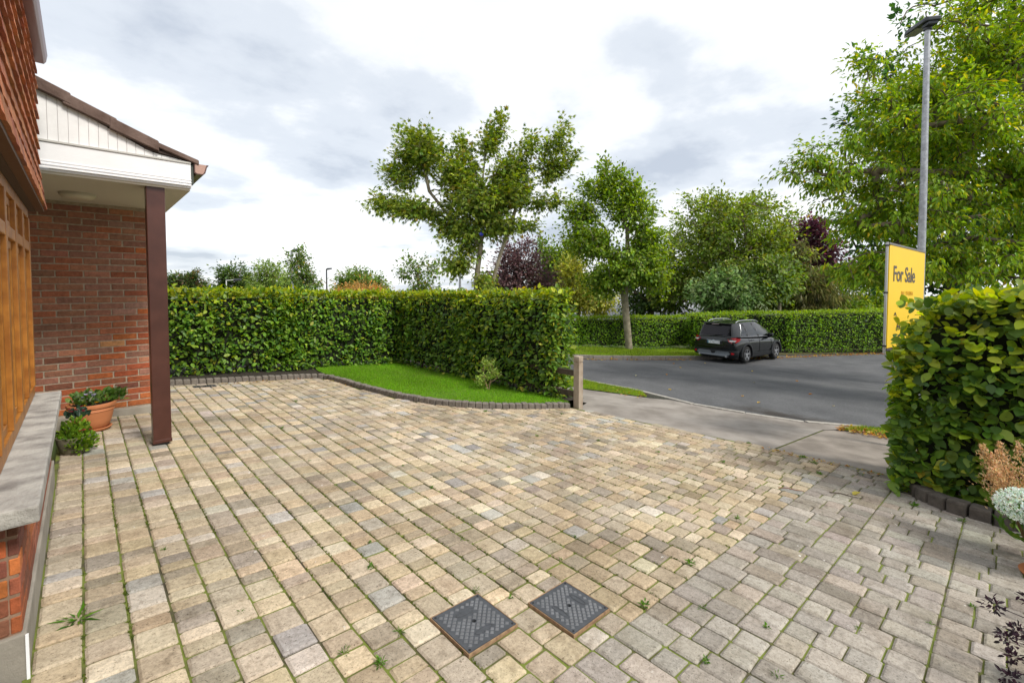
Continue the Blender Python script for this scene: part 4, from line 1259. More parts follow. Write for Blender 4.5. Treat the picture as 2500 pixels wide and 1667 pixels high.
MAPLE = [((0.105, 0.145, 0.016), 4), ((0.145, 0.180, 0.024), 3.5), ((0.060, 0.100, 0.016), 4), ((0.18, 0.21, 0.04), 1.4), ((0.17, 0.13, 0.02), 0.4)]
tree('maple_tree', 'tall spreading maple with forked pale stems above the lawn hedge', 1168, 14,
     [(1027, 372, 58, 55), (981, 433, 40, 30), (950, 500, 40, 18), (1018, 514, 55, 24), (1125, 439, 62, 52), (1131, 362, 14, 20), (1198, 350, 26, 27), (1223, 314, 7, 14),
      (1247, 427, 50, 42), (1290, 362, 12, 31), (1336, 365, 10, 26), (1371, 338, 10, 40), (1397, 396, 20, 20), (1348, 415, 38, 24), (1324, 494, 26, 10), (1360, 491, 12, 9),
      (1171, 500, 88, 36), (1125, 562, 46, 30), (1217, 552, 56, 20), (1293, 555, 16, 11), (1143, 605, 34, 22), (1120, 650, 34, 22), (1186, 694, 28, 22), (1080, 545, 30, 14), (1240, 480, 60, 30)],
     [[(1158, 750), (1166, 660), (1174, 600), (1180, 540), (1178, 450), (1185, 390)], [(1166, 700), (1202, 690), (1222, 620), (1246, 555), (1262, 500), (1290, 440)], [(1170, 600), (1130, 560), (1090, 520), (1050, 470), (1035, 400)], [(1120, 545), (1060, 515), (990, 505)]],
     n_clumps=1000, per=28, leaf=0.122, lw=0.85, pal=MAPLE, bark=BARK_PALE, seed=51, clump=0.30, base_r=0.105, twig_r=0.005, T=T_PALM, shell=1.6)
MAPLE2 = [((0.080, 0.130, 0.013), 4), ((0.115, 0.170, 0.017), 4), ((0.050, 0.088, 0.013), 3), ((0.16, 0.20, 0.03), 1.3)]
tree('maple_tree', 'upright green maple with a pale bare trunk on the far grass strip', 1540, 20.1,
     [(1480, 465, 38, 42), (1475, 412, 11, 20), (1424, 522, 40, 24), (1400, 548, 20, 12), (1440, 590, 60, 42), (1540, 520, 56, 46), (1582, 590, 44, 56), (1520, 650, 80, 56), (1470, 690, 46, 34), (1590, 670, 40, 50), (1510, 440, 20, 26), (1430, 470, 14, 26), (1545, 470, 30, 22), (1395, 520, 14, 8)],
     [[(1538, 857), (1530, 780), (1524, 720), (1532, 650), (1530, 560), (1500, 470)], [(1524, 735), (1512, 705), (1490, 640)]],
     n_clumps=640, per=40, leaf=0.145, lw=0.8, pal=MAPLE2, bark=BARK_PALE, seed=52, clump=0.36, base_r=0.175, foot=-1.42, T=T_LEAF2, shell=1.8)
OLIVE = [((0.085, 0.125, 0.014), 4), ((0.060, 0.098, 0.013), 4), ((0.13, 0.175, 0.03), 2.2), ((0.17, 0.20, 0.06), 0.7), ((0.11, 0.115, 0.015), 1)]
tree('lime_tree', 'broad rounded olive-green tree behind the parked car', 1780, 27,
     [(1780, 560, 140, 75), (1700, 630, 85, 90), (1870, 640, 85, 85), (1780, 680, 150, 80), (1668, 485, 12, 20), (1700, 505, 40, 20), (1905, 700, 50, 60), (1640, 700, 50, 60), (1820, 515, 50, 25), (1745, 500, 30, 20)],
     [[(1780, 790), (1780, 680), (1775, 600), (1780, 540)]], n_clumps=800, per=48, leaf=0.20, lw=0.65, pal=OLIVE, seed=53, clump=0.52, base_r=0.3, shell=2.6)
PALEG = [((0.09, 0.14, 0.05), 4), ((0.14, 0.19, 0.085), 3), ((0.055, 0.10, 0.03), 4)]
tree('shrub_tree', 'pale leafy rounded small tree just behind the hedge by the parked car', 1760, 24,
     [(1740, 715, 60, 45), (1800, 725, 50, 40), (1770, 690, 45, 30)], [[(1765, 800), (1765, 720)]], n_clumps=150, per=45, leaf=0.20, lw=0.65, pal=PALEG, seed=54, clump=0.42, base_r=0.12)
tree('young_tree', 'round green tree with a bare pale trunk right of the parked car', 1905, 24.5,
     [(1890, 680, 55, 45), (1850, 700, 40, 35), (1915, 700, 30, 25)], [[(1903, 795), (1903, 700), (1895, 670)]], n_clumps=130, per=45, leaf=0.19, lw=0.65, pal=PALEG[:2] + OLIVE[:2], seed=55, clump=0.42, base_r=0.10, bark=BARK_PALE)
PURP = [((0.040, 0.015, 0.020), 4), ((0.060, 0.020, 0.027), 4), ((0.09, 0.03, 0.036), 1.5), ((0.025, 0.012, 0.016), 3)]
tree('copper_beech', 'dark purple-leaved tree behind the large tree at the right', 1965, 32,
     [(1960, 600, 65, 48), (2010, 655, 55, 60), (1912, 572, 18, 26), (1985, 560, 40, 20), (1940, 650, 50, 60)], [[(1965, 790), (1965, 690), (1960, 620)]], n_clumps=260, per=40, leaf=0.26, lw=0.65, pal=PURP, seed=56, clump=0.48, base_r=0.25)
WEEP = [((0.085, 0.085, 0.030), 4), ((0.060, 0.070, 0.022), 4), ((0.12, 0.115, 0.045), 2)]
tree('weeping_tree', 'drooping olive-brown weeping tree above the right hedge', 1985, 26,
     [(1985, 690, 42, 45), (2005, 730, 45, 40), (1960, 720, 40, 40), (1955, 612, 25, 14)], [[(1985, 795), (1983, 720), (1975, 640)]], n_clumps=190, per=50, leaf=0.34, lw=0.16, pal=WEEP, seed=57, clump=0.42, base_r=0.14, droop=1.9)
PURP2 = [((0.070, 0.040, 0.042), 4), ((0.11, 0.065, 0.062), 3), ((0.045, 0.026, 0.028), 3)]
tree('plum_tree', 'wispy purple-leaved tree behind the forked maple', 1265, 21,
     [(1240, 640, 42, 44), (1290, 655, 40, 34), (1275, 600, 24, 16), (1210, 690, 36, 28), (1325, 690, 40, 24), (1315, 590, 10, 8), (1230, 700, 60, 30)], [[(1262, 780), (1262, 700), (1258, 640)]], n_clumps=230, per=34, leaf=0.15, lw=0.6, pal=PURP2, seed=58, clump=0.34, base_r=0.13)
tree('ash_tree', 'green tree standing between the purple tree and the upright maple', 1360, 28,
     [(1350, 640, 42, 42), (1385, 660, 36, 46), (1335, 690, 40, 36), (1330, 605, 12, 14), (1388, 610, 10, 14)], [[(1360, 790), (1360, 690), (1358, 630)]], n_clumps=170, per=45, leaf=0.22, lw=0.55, pal=MAPLE2[:3] + [((0.05, 0.075, 0.02), 4)], seed=59, clump=0.45, base_r=0.16)
LIME = [((0.17, 0.18, 0.030), 4), ((0.22, 0.22, 0.045), 3), ((0.11, 0.13, 0.025), 3)]
tree('golden_tree', 'yellow-green bushy tree left of the upright maple trunk', 1412, 24.5,
     [(1398, 665, 34, 42), (1422, 715, 56, 46), (1382, 728, 40, 40), (1462, 738, 36, 30)], [[(1412, 800), (1412, 720), (1402, 660)]], n_clumps=210, per=45, leaf=0.17, lw=0.6, pal=LIME, seed=60, clump=0.38, base_r=0.13)
DKG = [((0.030, 0.055, 0.014), 4), ((0.045, 0.075, 0.016), 4), ((0.022, 0.040, 0.012), 3), ((0.07, 0.095, 0.022), 1)]
tree('dark_tree', 'dark green tree behind the upright maple trunk', 1590, 29,
     [(1560, 680, 50, 50), (1620, 720, 60, 50), (1560, 740, 40, 30), (1600, 640, 50, 40)], [[(1590, 800), (1590, 700)]], n_clumps=150, per=45, leaf=0.22, lw=0.6, pal=DKG, seed=61, clump=0.5, base_r=0.2)
SPARSE = [((0.055, 0.095, 0.020), 4), ((0.085, 0.13, 0.025), 3), ((0.15, 0.11, 0.02), 0.5)]
tree('sapling', 'thin sparse sapling poking above the hedge left of the forked maple', 1022, 12,
     [(1020, 672, 36, 30), (1002, 640, 14, 18), (1060, 655, 9, 26), (978, 668, 18, 8), (1035, 702, 36, 16), (1040, 640, 14, 16), (990, 632, 5, 8)], [[(1022, 830), (1022, 720), (1020, 665)]], n_clumps=95, per=16, leaf=0.085, lw=0.6, pal=SPARSE, seed=62, clump=0.15, base_r=0.03, twig_r=0.004)
tree('young_tree', 'slender airy young tree beside the far lamp post on the left', 738, 24,
     [(737, 630, 18, 24), (732, 672, 32, 28), (760, 692, 24, 22), (712, 640, 10, 10)], [[(738, 790), (738, 700), (736, 620)]], n_clumps=100, per=22, leaf=0.15, lw=0.6, pal=SPARSE, seed=63, clump=0.26, base_r=0.06)
BUSHG = [((0.10, 0.15, 0.03), 4), ((0.14, 0.18, 0.05), 3), ((0.06, 0.10, 0.02), 3)]
tree('bushy_tree', 'light green bushy tree left of the airy young tree', 668, 30,
     [(660, 668, 28, 26), (690, 698, 48, 26), (640, 702, 26, 20)], [[(668, 790), (668, 690)]], n_clumps=150, per=42, leaf=0.20, lw=0.45, pal=BUSHG, seed=64, clump=0.42, base_r=0.14)
tree('dark_tree', 'rounded dark tree second from the brown porch post over the hedge', 578, 34,
     [(575, 676, 34, 24), (605, 704, 30, 16), (546, 706, 28, 14)], [[(578, 780), (578, 690)]], n_clumps=130, per=42, leaf=0.22, lw=0.55, pal=SPARSE[:1] + DKG, seed=65, clump=0.42, base_r=0.15)
tree('rowan_tree', 'small green and rust tree right beside the brown porch post over the hedge', 448, 32,
     [(428, 690, 26, 20), (470, 684, 18, 18), (488, 706, 18, 13)], [[(448, 780), (448, 700)]], n_clumps=110, per=40, leaf=0.2, lw=0.5, pal=DKG + [((0.13, 0.07, 0.03), 2)], seed=66, clump=0.38, base_r=0.12)
tree('ash_tree', 'rounded green tree behind the rust coloured bush over the hedge', 882, 28,
     [(878, 684, 46, 22), (850, 704, 34, 16), (922, 702, 22, 16)], [[(882, 780), (882, 700)]], n_clumps=150, per=40, leaf=0.19, lw=0.55, pal=SPARSE, seed=67, clump=0.34, base_r=0.13)
RUSTY = [((0.26, 0.155, 0.05), 4), ((0.20, 0.14, 0.045), 3), ((0.13, 0.12, 0.04), 2)]
tree('rusty_bush', 'rust coloured bush showing just above the back hedge', 872, 20,
     [(880, 712, 56, 14), (840, 718, 30, 10), (925, 716, 24, 10)], [[(872, 780), (872, 730)]], n_clumps=130, per=36, leaf=0.11, lw=0.5, pal=RUSTY, seed=68, clump=0.24, base_r=0.05, cat='bush')
# the two trees at the right
CHERRY = [((0.100, 0.165, 0.010), 4), ((0.135, 0.195, 0.012), 3.5), ((0.065, 0.120, 0.010), 3), ((0.20, 0.22, 0.014), 1.2), ((0.30, 0.25, 0.015), 0.25)]
tree('cherry_tree', 'large yellow-green cherry tree with drooping leaves behind the street lamp', 2560, 9.6,
     [(2420, 140, 170, 120, 0.4, 2.0), (2330, 330, 170, 110, 0.3, 2.0), (2160, 330, 90, 60, 0.2, 1.0), (2060, 425, 80, 34, 0, 0.5), (1985, 395, 60, 16, 0, 0.3), (1935, 425, 50, 10, 0, 0.25), (1935, 425, 50, 10, 0, 0.25), (1990, 455, 36, 20, 0, 0.3), (1990, 455, 40, 14, 0, 0.3), (2000, 360, 40, 14, 0, 0.3), (1985, 400, 70, 14, 0, 0.3), (2040, 500, 50, 22, 0, 0.3), (2120, 255, 60, 30, 0, 0.5), (2120, 160, 40, 30, 0.2, 0.5), (2135, 540, 80, 60, 0.3, 1.0), (2260, 510, 150, 100, 0.3, 1.6),
      (2470, 430, 150, 180, 0, 1.8), (2330, 640, 190, 60, 0.2, 1.6), (2160, 650, 80, 60, 0.5, 1.0), (2380, 20, 110, 60, 0.2, 1.2), (2250, 230, 90, 60, 0.3, 1.2), (2480, 620, 120, 90, -0.6, 1.0), (2060, 350, 50, 18, 0, 0.4), (2150, 440, 90, 60, 0.2, 0.8)],
     [[(2560, 900), (2555, 640), (2540, 480), (2500, 300), (2440, 120)], [(2545, 500), (2420, 430), (2260, 425), (2120, 420), (2000, 430)], [(2500, 330), (2350, 300), (2200, 320)]],
     n_clumps=1200, per=34, leaf=0.125, lw=0.42, pal=CHERRY, seed=71, clump=0.21, base_r=0.16, droop=0.85, T=T_LEAF2, shell=1.6, twig_r=0.005)
DKL = [((0.028, 0.070, 0.016), 4), ((0.040, 0.095, 0.018), 4), ((0.020, 0.048, 0.014), 3)]
tree('dark_leaved_tree', 'darker green tree filling in behind the cherry tree', 2330, 12.8,
     [(2130, 195, 55, 40), (2090, 160, 20, 20), (2070, 300, 40, 36), (2110, 520, 60, 60), (2070, 570, 30, 40), (2180, 330, 80, 90), (2300, 420, 140, 200), (2400, 200, 140, 160), (2160, 140, 22, 12), (2150, 620, 80, 80), (2280, 650, 150, 70), (2460, 560, 140, 150), (2180, 60, 20, 30), (2240, 30, 20, 40)],
     [[(2330, 880), (2330, 640), (2320, 420), (2330, 220), (2360, 60)]], n_clumps=400, per=34, leaf=0.17, lw=0.6, pal=DKL, seed=72, clump=0.34, base_r=0.2, shell=1.8)
tree('shrub', 'leafy bushy growth low behind the tall far hedge beside the sign', 2130, 27,
     [(2080, 690, 60, 50), (2160, 690, 80, 60), (2040, 730, 40, 30), (2130, 760, 90, 50)], [[(2130, 830), (2130, 720)]], n_clumps=260, per=40, leaf=0.2, lw=0.45, pal=CHERRY, seed=73, clump=0.45, base_r=0.06, cat='bush', limb=False)

# small shrub on the lawn
tree('lawn_shrub', 'spindly pale-leaved shrub standing alone on the lawn by the hedge', 1192, 7.88,
     [(1190, 895, 22, 22), (1182, 925, 18, 22), (1205, 915, 14, 14)], [[(1192, 958), (1196, 935), (1200, 905)], [(1194, 950), (1182, 925), (1180, 900)], [(1195, 945), (1212, 925), (1225, 915)]],
     n_clumps=70, per=14, leaf=0.035, lw=0.6, pal=[((0.16, 0.22, 0.04), 3), ((0.22, 0.26, 0.08), 2), ((0.10, 0.17, 0.03), 2)], seed=74, clump=0.045, base_r=0.014, twig_r=0.0025, foot=-0.36, cat='shrub', bark=mat('shrub_bark', (0.25, 0.16, 0.10), 0.9), updir=0.6)


# ================================================================== PARKED CAR
PAINT = mat('black_paint', (0.004, 0.006, 0.007), 0.12, spec=0.45, coat=0.25)
CLAD = mat('grey_cladding', (0.016, 0.018, 0.021), 0.5, spec=0.35)
CGLASS = mat('tinted_glass', (0.006, 0.005, 0.010), 0.03, spec=0.28)
SGLASS = mat('side_glass', (0.008, 0.007, 0.013), 0.03, spec=0.9)
SILVER = mat('silver_trim', (0.55, 0.57, 0.60), 0.28, 0.85)
SKID = mat('skid_plate', (0.13, 0.145, 0.165), 0.42, 0.3)
TYRE = mat('tyre_rubber', (0.012, 0.012, 0.013), 0.85)
RED = mat('red_lens', (0.45, 0.006, 0.012), 0.12, spec=0.7)
CLEARL = mat('clear_lens', (0.72, 0.66, 0.66), 0.15, spec=0.7)
PLATE = mat('plate_white', (0.75, 0.77, 0.80), 0.4)
BLACK = mat('matt_black', (0.008, 0.008, 0.009), 0.6)

car = empty('parked_car', (0, 0, 0)); tag(car, 'black five-door SUV with silver roof rails parked by the far hedge', 'car')
RA, FA, WR = -1.31, 1.38, 0.352          # axles, wheel radius


def loft(rings, close=True):
    """rings of equal length, each a list of points"""
    n = len(rings[0]); mb = MB()
    V = [p for r_ in rings for p in r_]
    F = []
    for i in range(len(rings) - 1):
        for k in range(n if close else n - 1):
            k2 = (k + 1) % n
            F.append((i * n + k, i * n + k2, (i + 1) * n + k2, (i + 1) * n + k))
    F.append(tuple(range(n - 1, -1, -1))); F.append(tuple(range((len(rings) - 1) * n, len(rings) * n)))
    return mb.add(V, F)


def ring(x, w0, w1, w2, wb, z0, z1, z2, zb, zt):
    """lower body section: sill, flank, shoulder, belt, deck centre"""
    half = [(w0, z0), (w1, z1), (w2, z2), (wb, zb), (wb * 0.55, zt)]
    return [(x, y, z) for y, z in half] + [(x, 0, zt + 0.008)] + [(x, -y, z) for y, z in reversed(half)] + [(x, 0, z0)]


rings = [ring(-2.235, 0.70, 0.80, 0.79, 0.70, 0.40, 0.55, 0.78, 1.00, 1.03),
         ring(-2.19, 0.78, 0.875, 0.865, 0.775, 0.34, 0.52, 0.80, 1.045, 1.07),
         ring(-2.05, 0.83, 0.905, 0.905, 0.825, 0.30, 0.52, 0.82, 1.07, 1.085),
         ring(-1.75, 0.85, 0.918, 0.920, 0.855, 0.27, 0.52, 0.84, 1.075, 1.09),
         ring(-1.31, 0.85, 0.922, 0.925, 0.865, 0.25, 0.52, 0.84, 1.065, 1.08),
         ring(-0.80, 0.85, 0.905, 0.915, 0.870, 0.24, 0.50, 0.83, 1.045, 1.06),
         ring(0.0, 0.85, 0.900, 0.912, 0.870, 0.24, 0.50, 0.82, 1.02, 1.04),
         ring(0.80, 0.85, 0.905, 0.912, 0.865, 0.24, 0.50, 0.82, 1.00, 1.03),
         ring(1.15, 0.85, 0.915, 0.918, 0.850, 0.25, 0.52, 0.83, 0.99, 1.05),
         ring(1.40, 0.85, 0.920, 0.918, 0.820, 0.26, 0.52, 0.83, 0.965, 1.03),
         ring(1.80, 0.83, 0.905, 0.890, 0.770, 0.28, 0.52, 0.80, 0.92, 0.98),
         ring(2.10, 0.76, 0.85, 0.83, 0.70, 0.30, 0.50, 0.75, 0.86, 0.91),
         ring(2.24, 0.62, 0.70, 0.68, 0.58, 0.36, 0.50, 0.70, 0.79, 0.83)]
bm_ = loft(rings)
body_me = bm_.mesh('body', smooth=True, sharp=70)
body = link('body', body_me, PAINT, car)
ss = body.modifiers.new('s', 'SUBSURF'); ss.levels = 2; ss.render_levels = 2
dg = bpy.context.evaluated_depsgraph_get(); dg.update()
cut = MB()
for ax_ in (RA, FA):
    for sd in (-1, 1):
        cut.lathe([(0.435, 0.58 * sd), (0.435, 1.1 * sd)], 28, M=Matrix.Translation((ax_, 0, WR)) @ Matrix.Rotation(R(-90), 4, 'X'))
cut_o = link('cut', cut.mesh('cut'))
bo_ = body.modifiers.new('b', 'BOOLEAN'); bo_.operation = 'DIFFERENCE'; bo_.object = cut_o; bo_.solver = 'EXACT'
dg = bpy.context.evaluated_depsgraph_get(); dg.update()
nm = bpy.data.meshes.new_from_object(body.evaluated_get(dg))
body.modifiers.clear(); body.data = nm
for f in nm.polygons: f.use_smooth = True
nm.materials.clear(); nm.materials.append(PAINT)
try:
    nm.set_sharp_from_angle(angle=R(38))
except Exception:
    pass
bpy.data.objects.remove(cut_o)

# greenhouse
BELT = [(-2.13, 1.05), (-1.9, 1.075), (-1.0, 1.055), (0.3, 1.03), (1.18, 1.02)]


def bz_(x): return float(np.interp(x, [b_[0] for b_ in BELT], [b_[1] for b_ in BELT]))


def roofz(x): return float(np.interp(x, [-1.98, -1.6, -0.9, -0.3, 0.15, 0.42], [1.575, 1.625, 1.665, 1.66, 1.63, 1.575]))


def side_pt(x, t, out=0.0):
    """point on the right-hand (or mirrored) cabin side: t=0 belt, 1 roof edge; x measured at the belt line"""
    xb = x
    xr = float(np.interp(x, [-2.13, -1.9, 1.18], [-1.98, -1.82, 0.42]))
    yb = float(np.interp(x, [-2.13, -1.9, -1.0, 0.6, 1.18], [0.70, 0.79, 0.84, 0.845, 0.80]))
    yr = float(np.interp(xr, [-1.98, -1.7, -0.9, 0.1, 0.42], [0.57, 0.60, 0.63, 0.62, 0.56]))
    xx = xb + (xr - xb) * t
    y = yb + (yr - yb) * t + 0.035 * math.sin(math.pi * t)
    z = bz_(x) + (roofz(xr) - bz_(x)) * t
    return (xx, y + out, z)


gx = [-2.13, -1.9, -1.5, -1.0, -0.5, 0.0, 0.6, 1.18]
gr = []
for x in gx:
    L = [side_pt(x, t) for t in (0, 0.33, 0.66, 1.0)]
    top = L[-1]
    half = L + [(top[0], top[1] * 0.6, top[2] + 0.028)]
    gr.append([(p[0], p[1], p[2]) for p in half] + [(top[0], 0, top[2] + 0.036)] + [(p[0], -p[1], p[2]) for p in reversed(half)] + [(x, 0, bz_(x) - 0.02)])
loft(gr).build('cabin', PAINT, car, smooth=True, sharp=50)


def side_pane(name, pts, m=SGLASS, out=0.004):
    for sgn in (-1, 1):
        V = []
        for x, t in pts:
            p = side_pt(x, t, out); V.append((p[0], p[1] * sgn, p[2]))
        c = np.mean(V, axis=0)
        n = len(V)
        mb = MB().add([tuple(c + np.array([0, 0.004 * sgn, 0]))] + V, [(0, 1 + k, 1 + (k + 1) % n) if sgn > 0 else (0, 1 + (k + 1) % n, 1 + k) for k in range(n)])
        mb.build(name, m, car, smooth=True, sharp=60)


side_pane('rear_quarter_window', [(-1.62, 0.10), (-1.25, 0.07), (-1.17, 0.07), (-1.17, 0.5), (-1.17, 0.88), (-1.30, 0.84), (-1.48, 0.5)])
side_pane('rear_door_window', [(-1.11, 0.06), (-0.7, 0.06), (-0.25, 0.06), (-0.25, 0.5), (-0.25, 0.90), (-0.7, 0.90), (-1.11, 0.89), (-1.11, 0.5)])
side_pane('front_door_window', [(-0.11, 0.06), (0.4, 0.06), (0.86, 0.07), (0.84, 0.35), (0.70, 0.7), (0.48, 0.90), (0.1, 0.90), (-0.11, 0.90), (-0.11, 0.5)])
side_pane('door_pillar', [(-0.25, 0.05), (-0.11, 0.05), (-0.11, 0.5), (-0.11, 0.92), (-0.25, 0.92), (-0.25, 0.5)], BLACK, 0.007)
side_pane('rear_pillar', [(-1.19, 0.06), (-1.09, 0.05), (-1.09, 0.5), (-1.09, 0.90), (-1.19, 0.90), (-1.19, 0.5)], BLACK, 0.007)
# window trim line
for sgn in (-1, 1):
    pts = [side_pt(x, 0.03, 0.006) for x in np.linspace(-1.7, 0.95, 12)]
    MB().tube([(p[0], p[1] * sgn, p[2]) for p in pts], 0.008, 5).build('belt_trim', SILVER, car, smooth=True)
    pts = [side_pt(-1.7, 0.03, 0.008), side_pt(-1.55, 0.5, 0.008), side_pt(-1.38, 0.9, 0.006)]
    MB().tube([(p[0], p[1] * sgn, p[2]) for p in pts], 0.008, 5).build('quarter_trim', SILVER, car, smooth=True)
# windscreen and rear window
def quad_glass(name, a, b_, c, d, push):
    V = []
    a, b_, c, d = map(np.array, (a, b_, c, d)); n_ = 5
    for i in range(n_):
        u = i / (n_ - 1)
        for j in range(7):
            w = j / 6
            p = (a * (1 - w) + b_ * w) * (1 - u) + (d * (1 - w) + c * w) * u + np.array(push) * (0.35 + math.sin(math.pi * w))
            V.append(tuple(p))
    F = [(i * 7 + j, i * 7 + j + 1, (i + 1) * 7 + j + 1, (i + 1) * 7 + j) for i in range(n_ - 1) for j in range(6)]
    MB().add(V, F).build(name, CGLASS, car, smooth=True, sharp=80)


quad_glass('rear_window', (-2.125, 0.64, 1.115), (-2.125, -0.64, 1.115), (-2.005, -0.545, 1.525), (-2.005, 0.545, 1.525), (-0.020, 0, 0.0))
quad_glass('windscreen', (1.14, 0.74, 1.06), (1.14, -0.74, 1.06), (0.47, -0.55, 1.56), (0.47, 0.55, 1.56), (0.02, 0, 0.015))
# roof spoiler, brake light, rails, aerial
MB().prism([(-2.12, 0.56, 1.575), (-1.86, 0.60, 1.605), (-1.86, -0.60, 1.605), (-2.12, -0.56, 1.575), (-2.155, -0.3, 1.578), (-2.155, 0.3, 1.578)], (0, 0, 0.035)).build('roof_spoiler', PAINT, car, bevel=0.01)
MB().box(-2.165, -2.15, -0.15, 0.15, 1.556, 1.574).build('high_brake_light', mat('brake_strip', (0.42, 0.33, 0.34), 0.3), car)
for sgn in (-1, 1):
    pts = [(-1.66, 0.575 * sgn, 1.635), (-1.5, 0.585 * sgn, 1.70), (-1.1, 0.595 * sgn, 1.728), (-0.5, 0.60 * sgn, 1.732), (0.0, 0.59 * sgn, 1.712), (0.18, 0.58 * sgn, 1.675), (0.27, 0.575 * sgn, 1.635)]
    MB().tube(pts, 0.021, 8).build('roof_rail', SILVER, car, smooth=True)
    # mirror
    mb = MB().box(0.66, 0.80, 0.93 * sgn - 0.10, 0.93 * sgn + 0.10, 1.03, 1.17)
    mi_ = mb.build('door_mirror', PAINT, car, smooth=True, bevel=0.035, seg=3, sharp=70)
    MB().box(0.70, 0.76, 0.86 * sgn - 0.05, 0.86 * sgn + 0.02, 0.99, 1.06).build('mirror_stalk', BLACK, mi_)
    for hx in (-0.98, 0.02):
        MB().box(hx, hx + 0.20, 0.917 * sgn - 0.022, 0.917 * sgn + 0.022, 0.915, 0.945).build('door_handle', PAINT, car, bevel=0.010)
    # door shut lines
    for dx_ in (-0.20, -1.13, 0.88):
        pts = []
        for z in (0.40, 0.55, 0.75, 0.9, 1.0):
            y = float(np.interp(z, [0.40, 0.5, 0.82, 1.03], [0.88, 0.905, 0.914, 0.872])) + 0.001
            pts.append((dx_ + (0.04 if dx_ < -1 else 0) * (z - 0.7), y * sgn, z))
        MB().tube(pts, 0.006, 4).build('door_gap', BLACK, car)
    # sill cladding
    MB().prism([(-0.86, 0.88 * sgn, 0.25), (0.93, 0.88 * sgn, 0.25), (0.93, 0.925 * sgn, 0.42), (-0.86, 0.925 * sgn, 0.42)], (0, -0.06 * sgn, 0)).build('sill_cladding', CLAD, car, bevel=0.01)
    # arch cladding
    for ax_ in (RA, FA):
        V = []; F = []
        nseg = 22
        for k in range(nseg + 1):
            a = R(-8) + (math.pi + R(16)) * k / nseg
            for rr, yy in ((0.405, 0.86), (0.41, 0.945), (0.44, 0.952), (0.495, 0.935), (0.50, 0.88)):
                V.append((ax_ + rr * math.cos(a), yy * sgn, WR + rr * math.sin(a)))
        for k in range(nseg):
            for j in range(4): F.append((k * 5 + j, k * 5 + j + 1, (k + 1) * 5 + j + 1, (k + 1) * 5 + j))
        MB().add(V, F).build('arch_cladding', CLAD, car, smooth=True, sharp=50)
        # wheel
        wm = Matrix.Translation((ax_, 0.80 * sgn, WR)) @ Matrix.Rotation(R(-90 * sgn), 4, 'X')
        wheel = empty('wheel'); wheel.parent = car; wheel.matrix_local = wm
        MB().lathe([(0.225, -0.11), (0.30, -0.125), (0.335, -0.10), (WR, -0.06), (WR, 0.06), (0.335, 0.10), (0.30, 0.125), (0.232, 0.118), (0.225, 0.10)], 32, cap=False).build('tyre', TYRE, wheel, smooth=True, sharp=60)
        rim = MB().lathe([(0.222, -0.10), (0.236, 0.10), (0.228, 0.112), (0.216, 0.10), (0.205, 0.0), (0.06, 0.0), (0.001, 0.0)], 32)
        rim.build('rim_barrel', mat('rim_dark', (0.012, 0.012, 0.013), 0.6), wheel, smooth=True)
        sp = MB()
        for k in range(5):
            for off in (-0.055, 0.055):
                a = 2 * math.pi * k / 5 + 0.3
                M = Matrix.Rotation(a, 4, 'Z')
                sp.prism([M @ Vector((0.03, -0.016 + off * 0.2, 0.085)), M @ Vector((0.22, off * 0.5 - 0.013, 0.105)), M @ Vector((0.22, off * 0.5 + 0.013, 0.105)), M @ Vector((0.03, 0.016 + off * 0.2, 0.085))], (0, 0, 0.022))
        sp.lathe([(0.058, 0.07), (0.058, 0.112), (0.03, 0.118), (0.001, 0.118)], 16)
        sp.lathe([(0.216, 0.10), (0.219, 0.121), (0.230, 0.121), (0.232, 0.11)], 32, cap=False)
        sp.build('rim', SILVER, wheel)
# bumper lower cladding, skid plate, reflectors, exhaust, tow cover
pl = [(-2.0, 0.925), (-2.15, 0.90), (-2.235, 0.80), (-2.27, 0.5), (-2.285, 0.0), (-2.27, -0.5), (-2.235, -0.80), (-2.15, -0.90), (-2.0, -0.925)]
mb = MB(); V = []
for z, k in ((0.30, 0.96), (0.36, 0.995), (0.50, 1.0), (0.55, 0.985)):
    V += [(x * (1 if z > 0.33 else 0.985), y * k, z) for x, y in pl]
F = [(i * 9 + j, i * 9 + j + 1, (i + 1) * 9 + j + 1, (i + 1) * 9 + j) for i in range(3) for j in range(8)]
mb.add(V, F).build('rear_bumper', CLAD, car, smooth=True, sharp=50)
sk = [(0.62, 0.485), (0.70, 0.42), (0.66, 0.345), (0.50, 0.30), (-0.50, 0.30), (-0.66, 0.345), (-0.70, 0.42), (-0.62, 0.485)]
V = [(-2.294 - (0.012 if abs(y) < 0.6 else -0.012), y, z) for y, z in sk]
MB().prism(V, (0.05, 0, 0)).build('skid_plate', SKID, car, bevel=0.012)
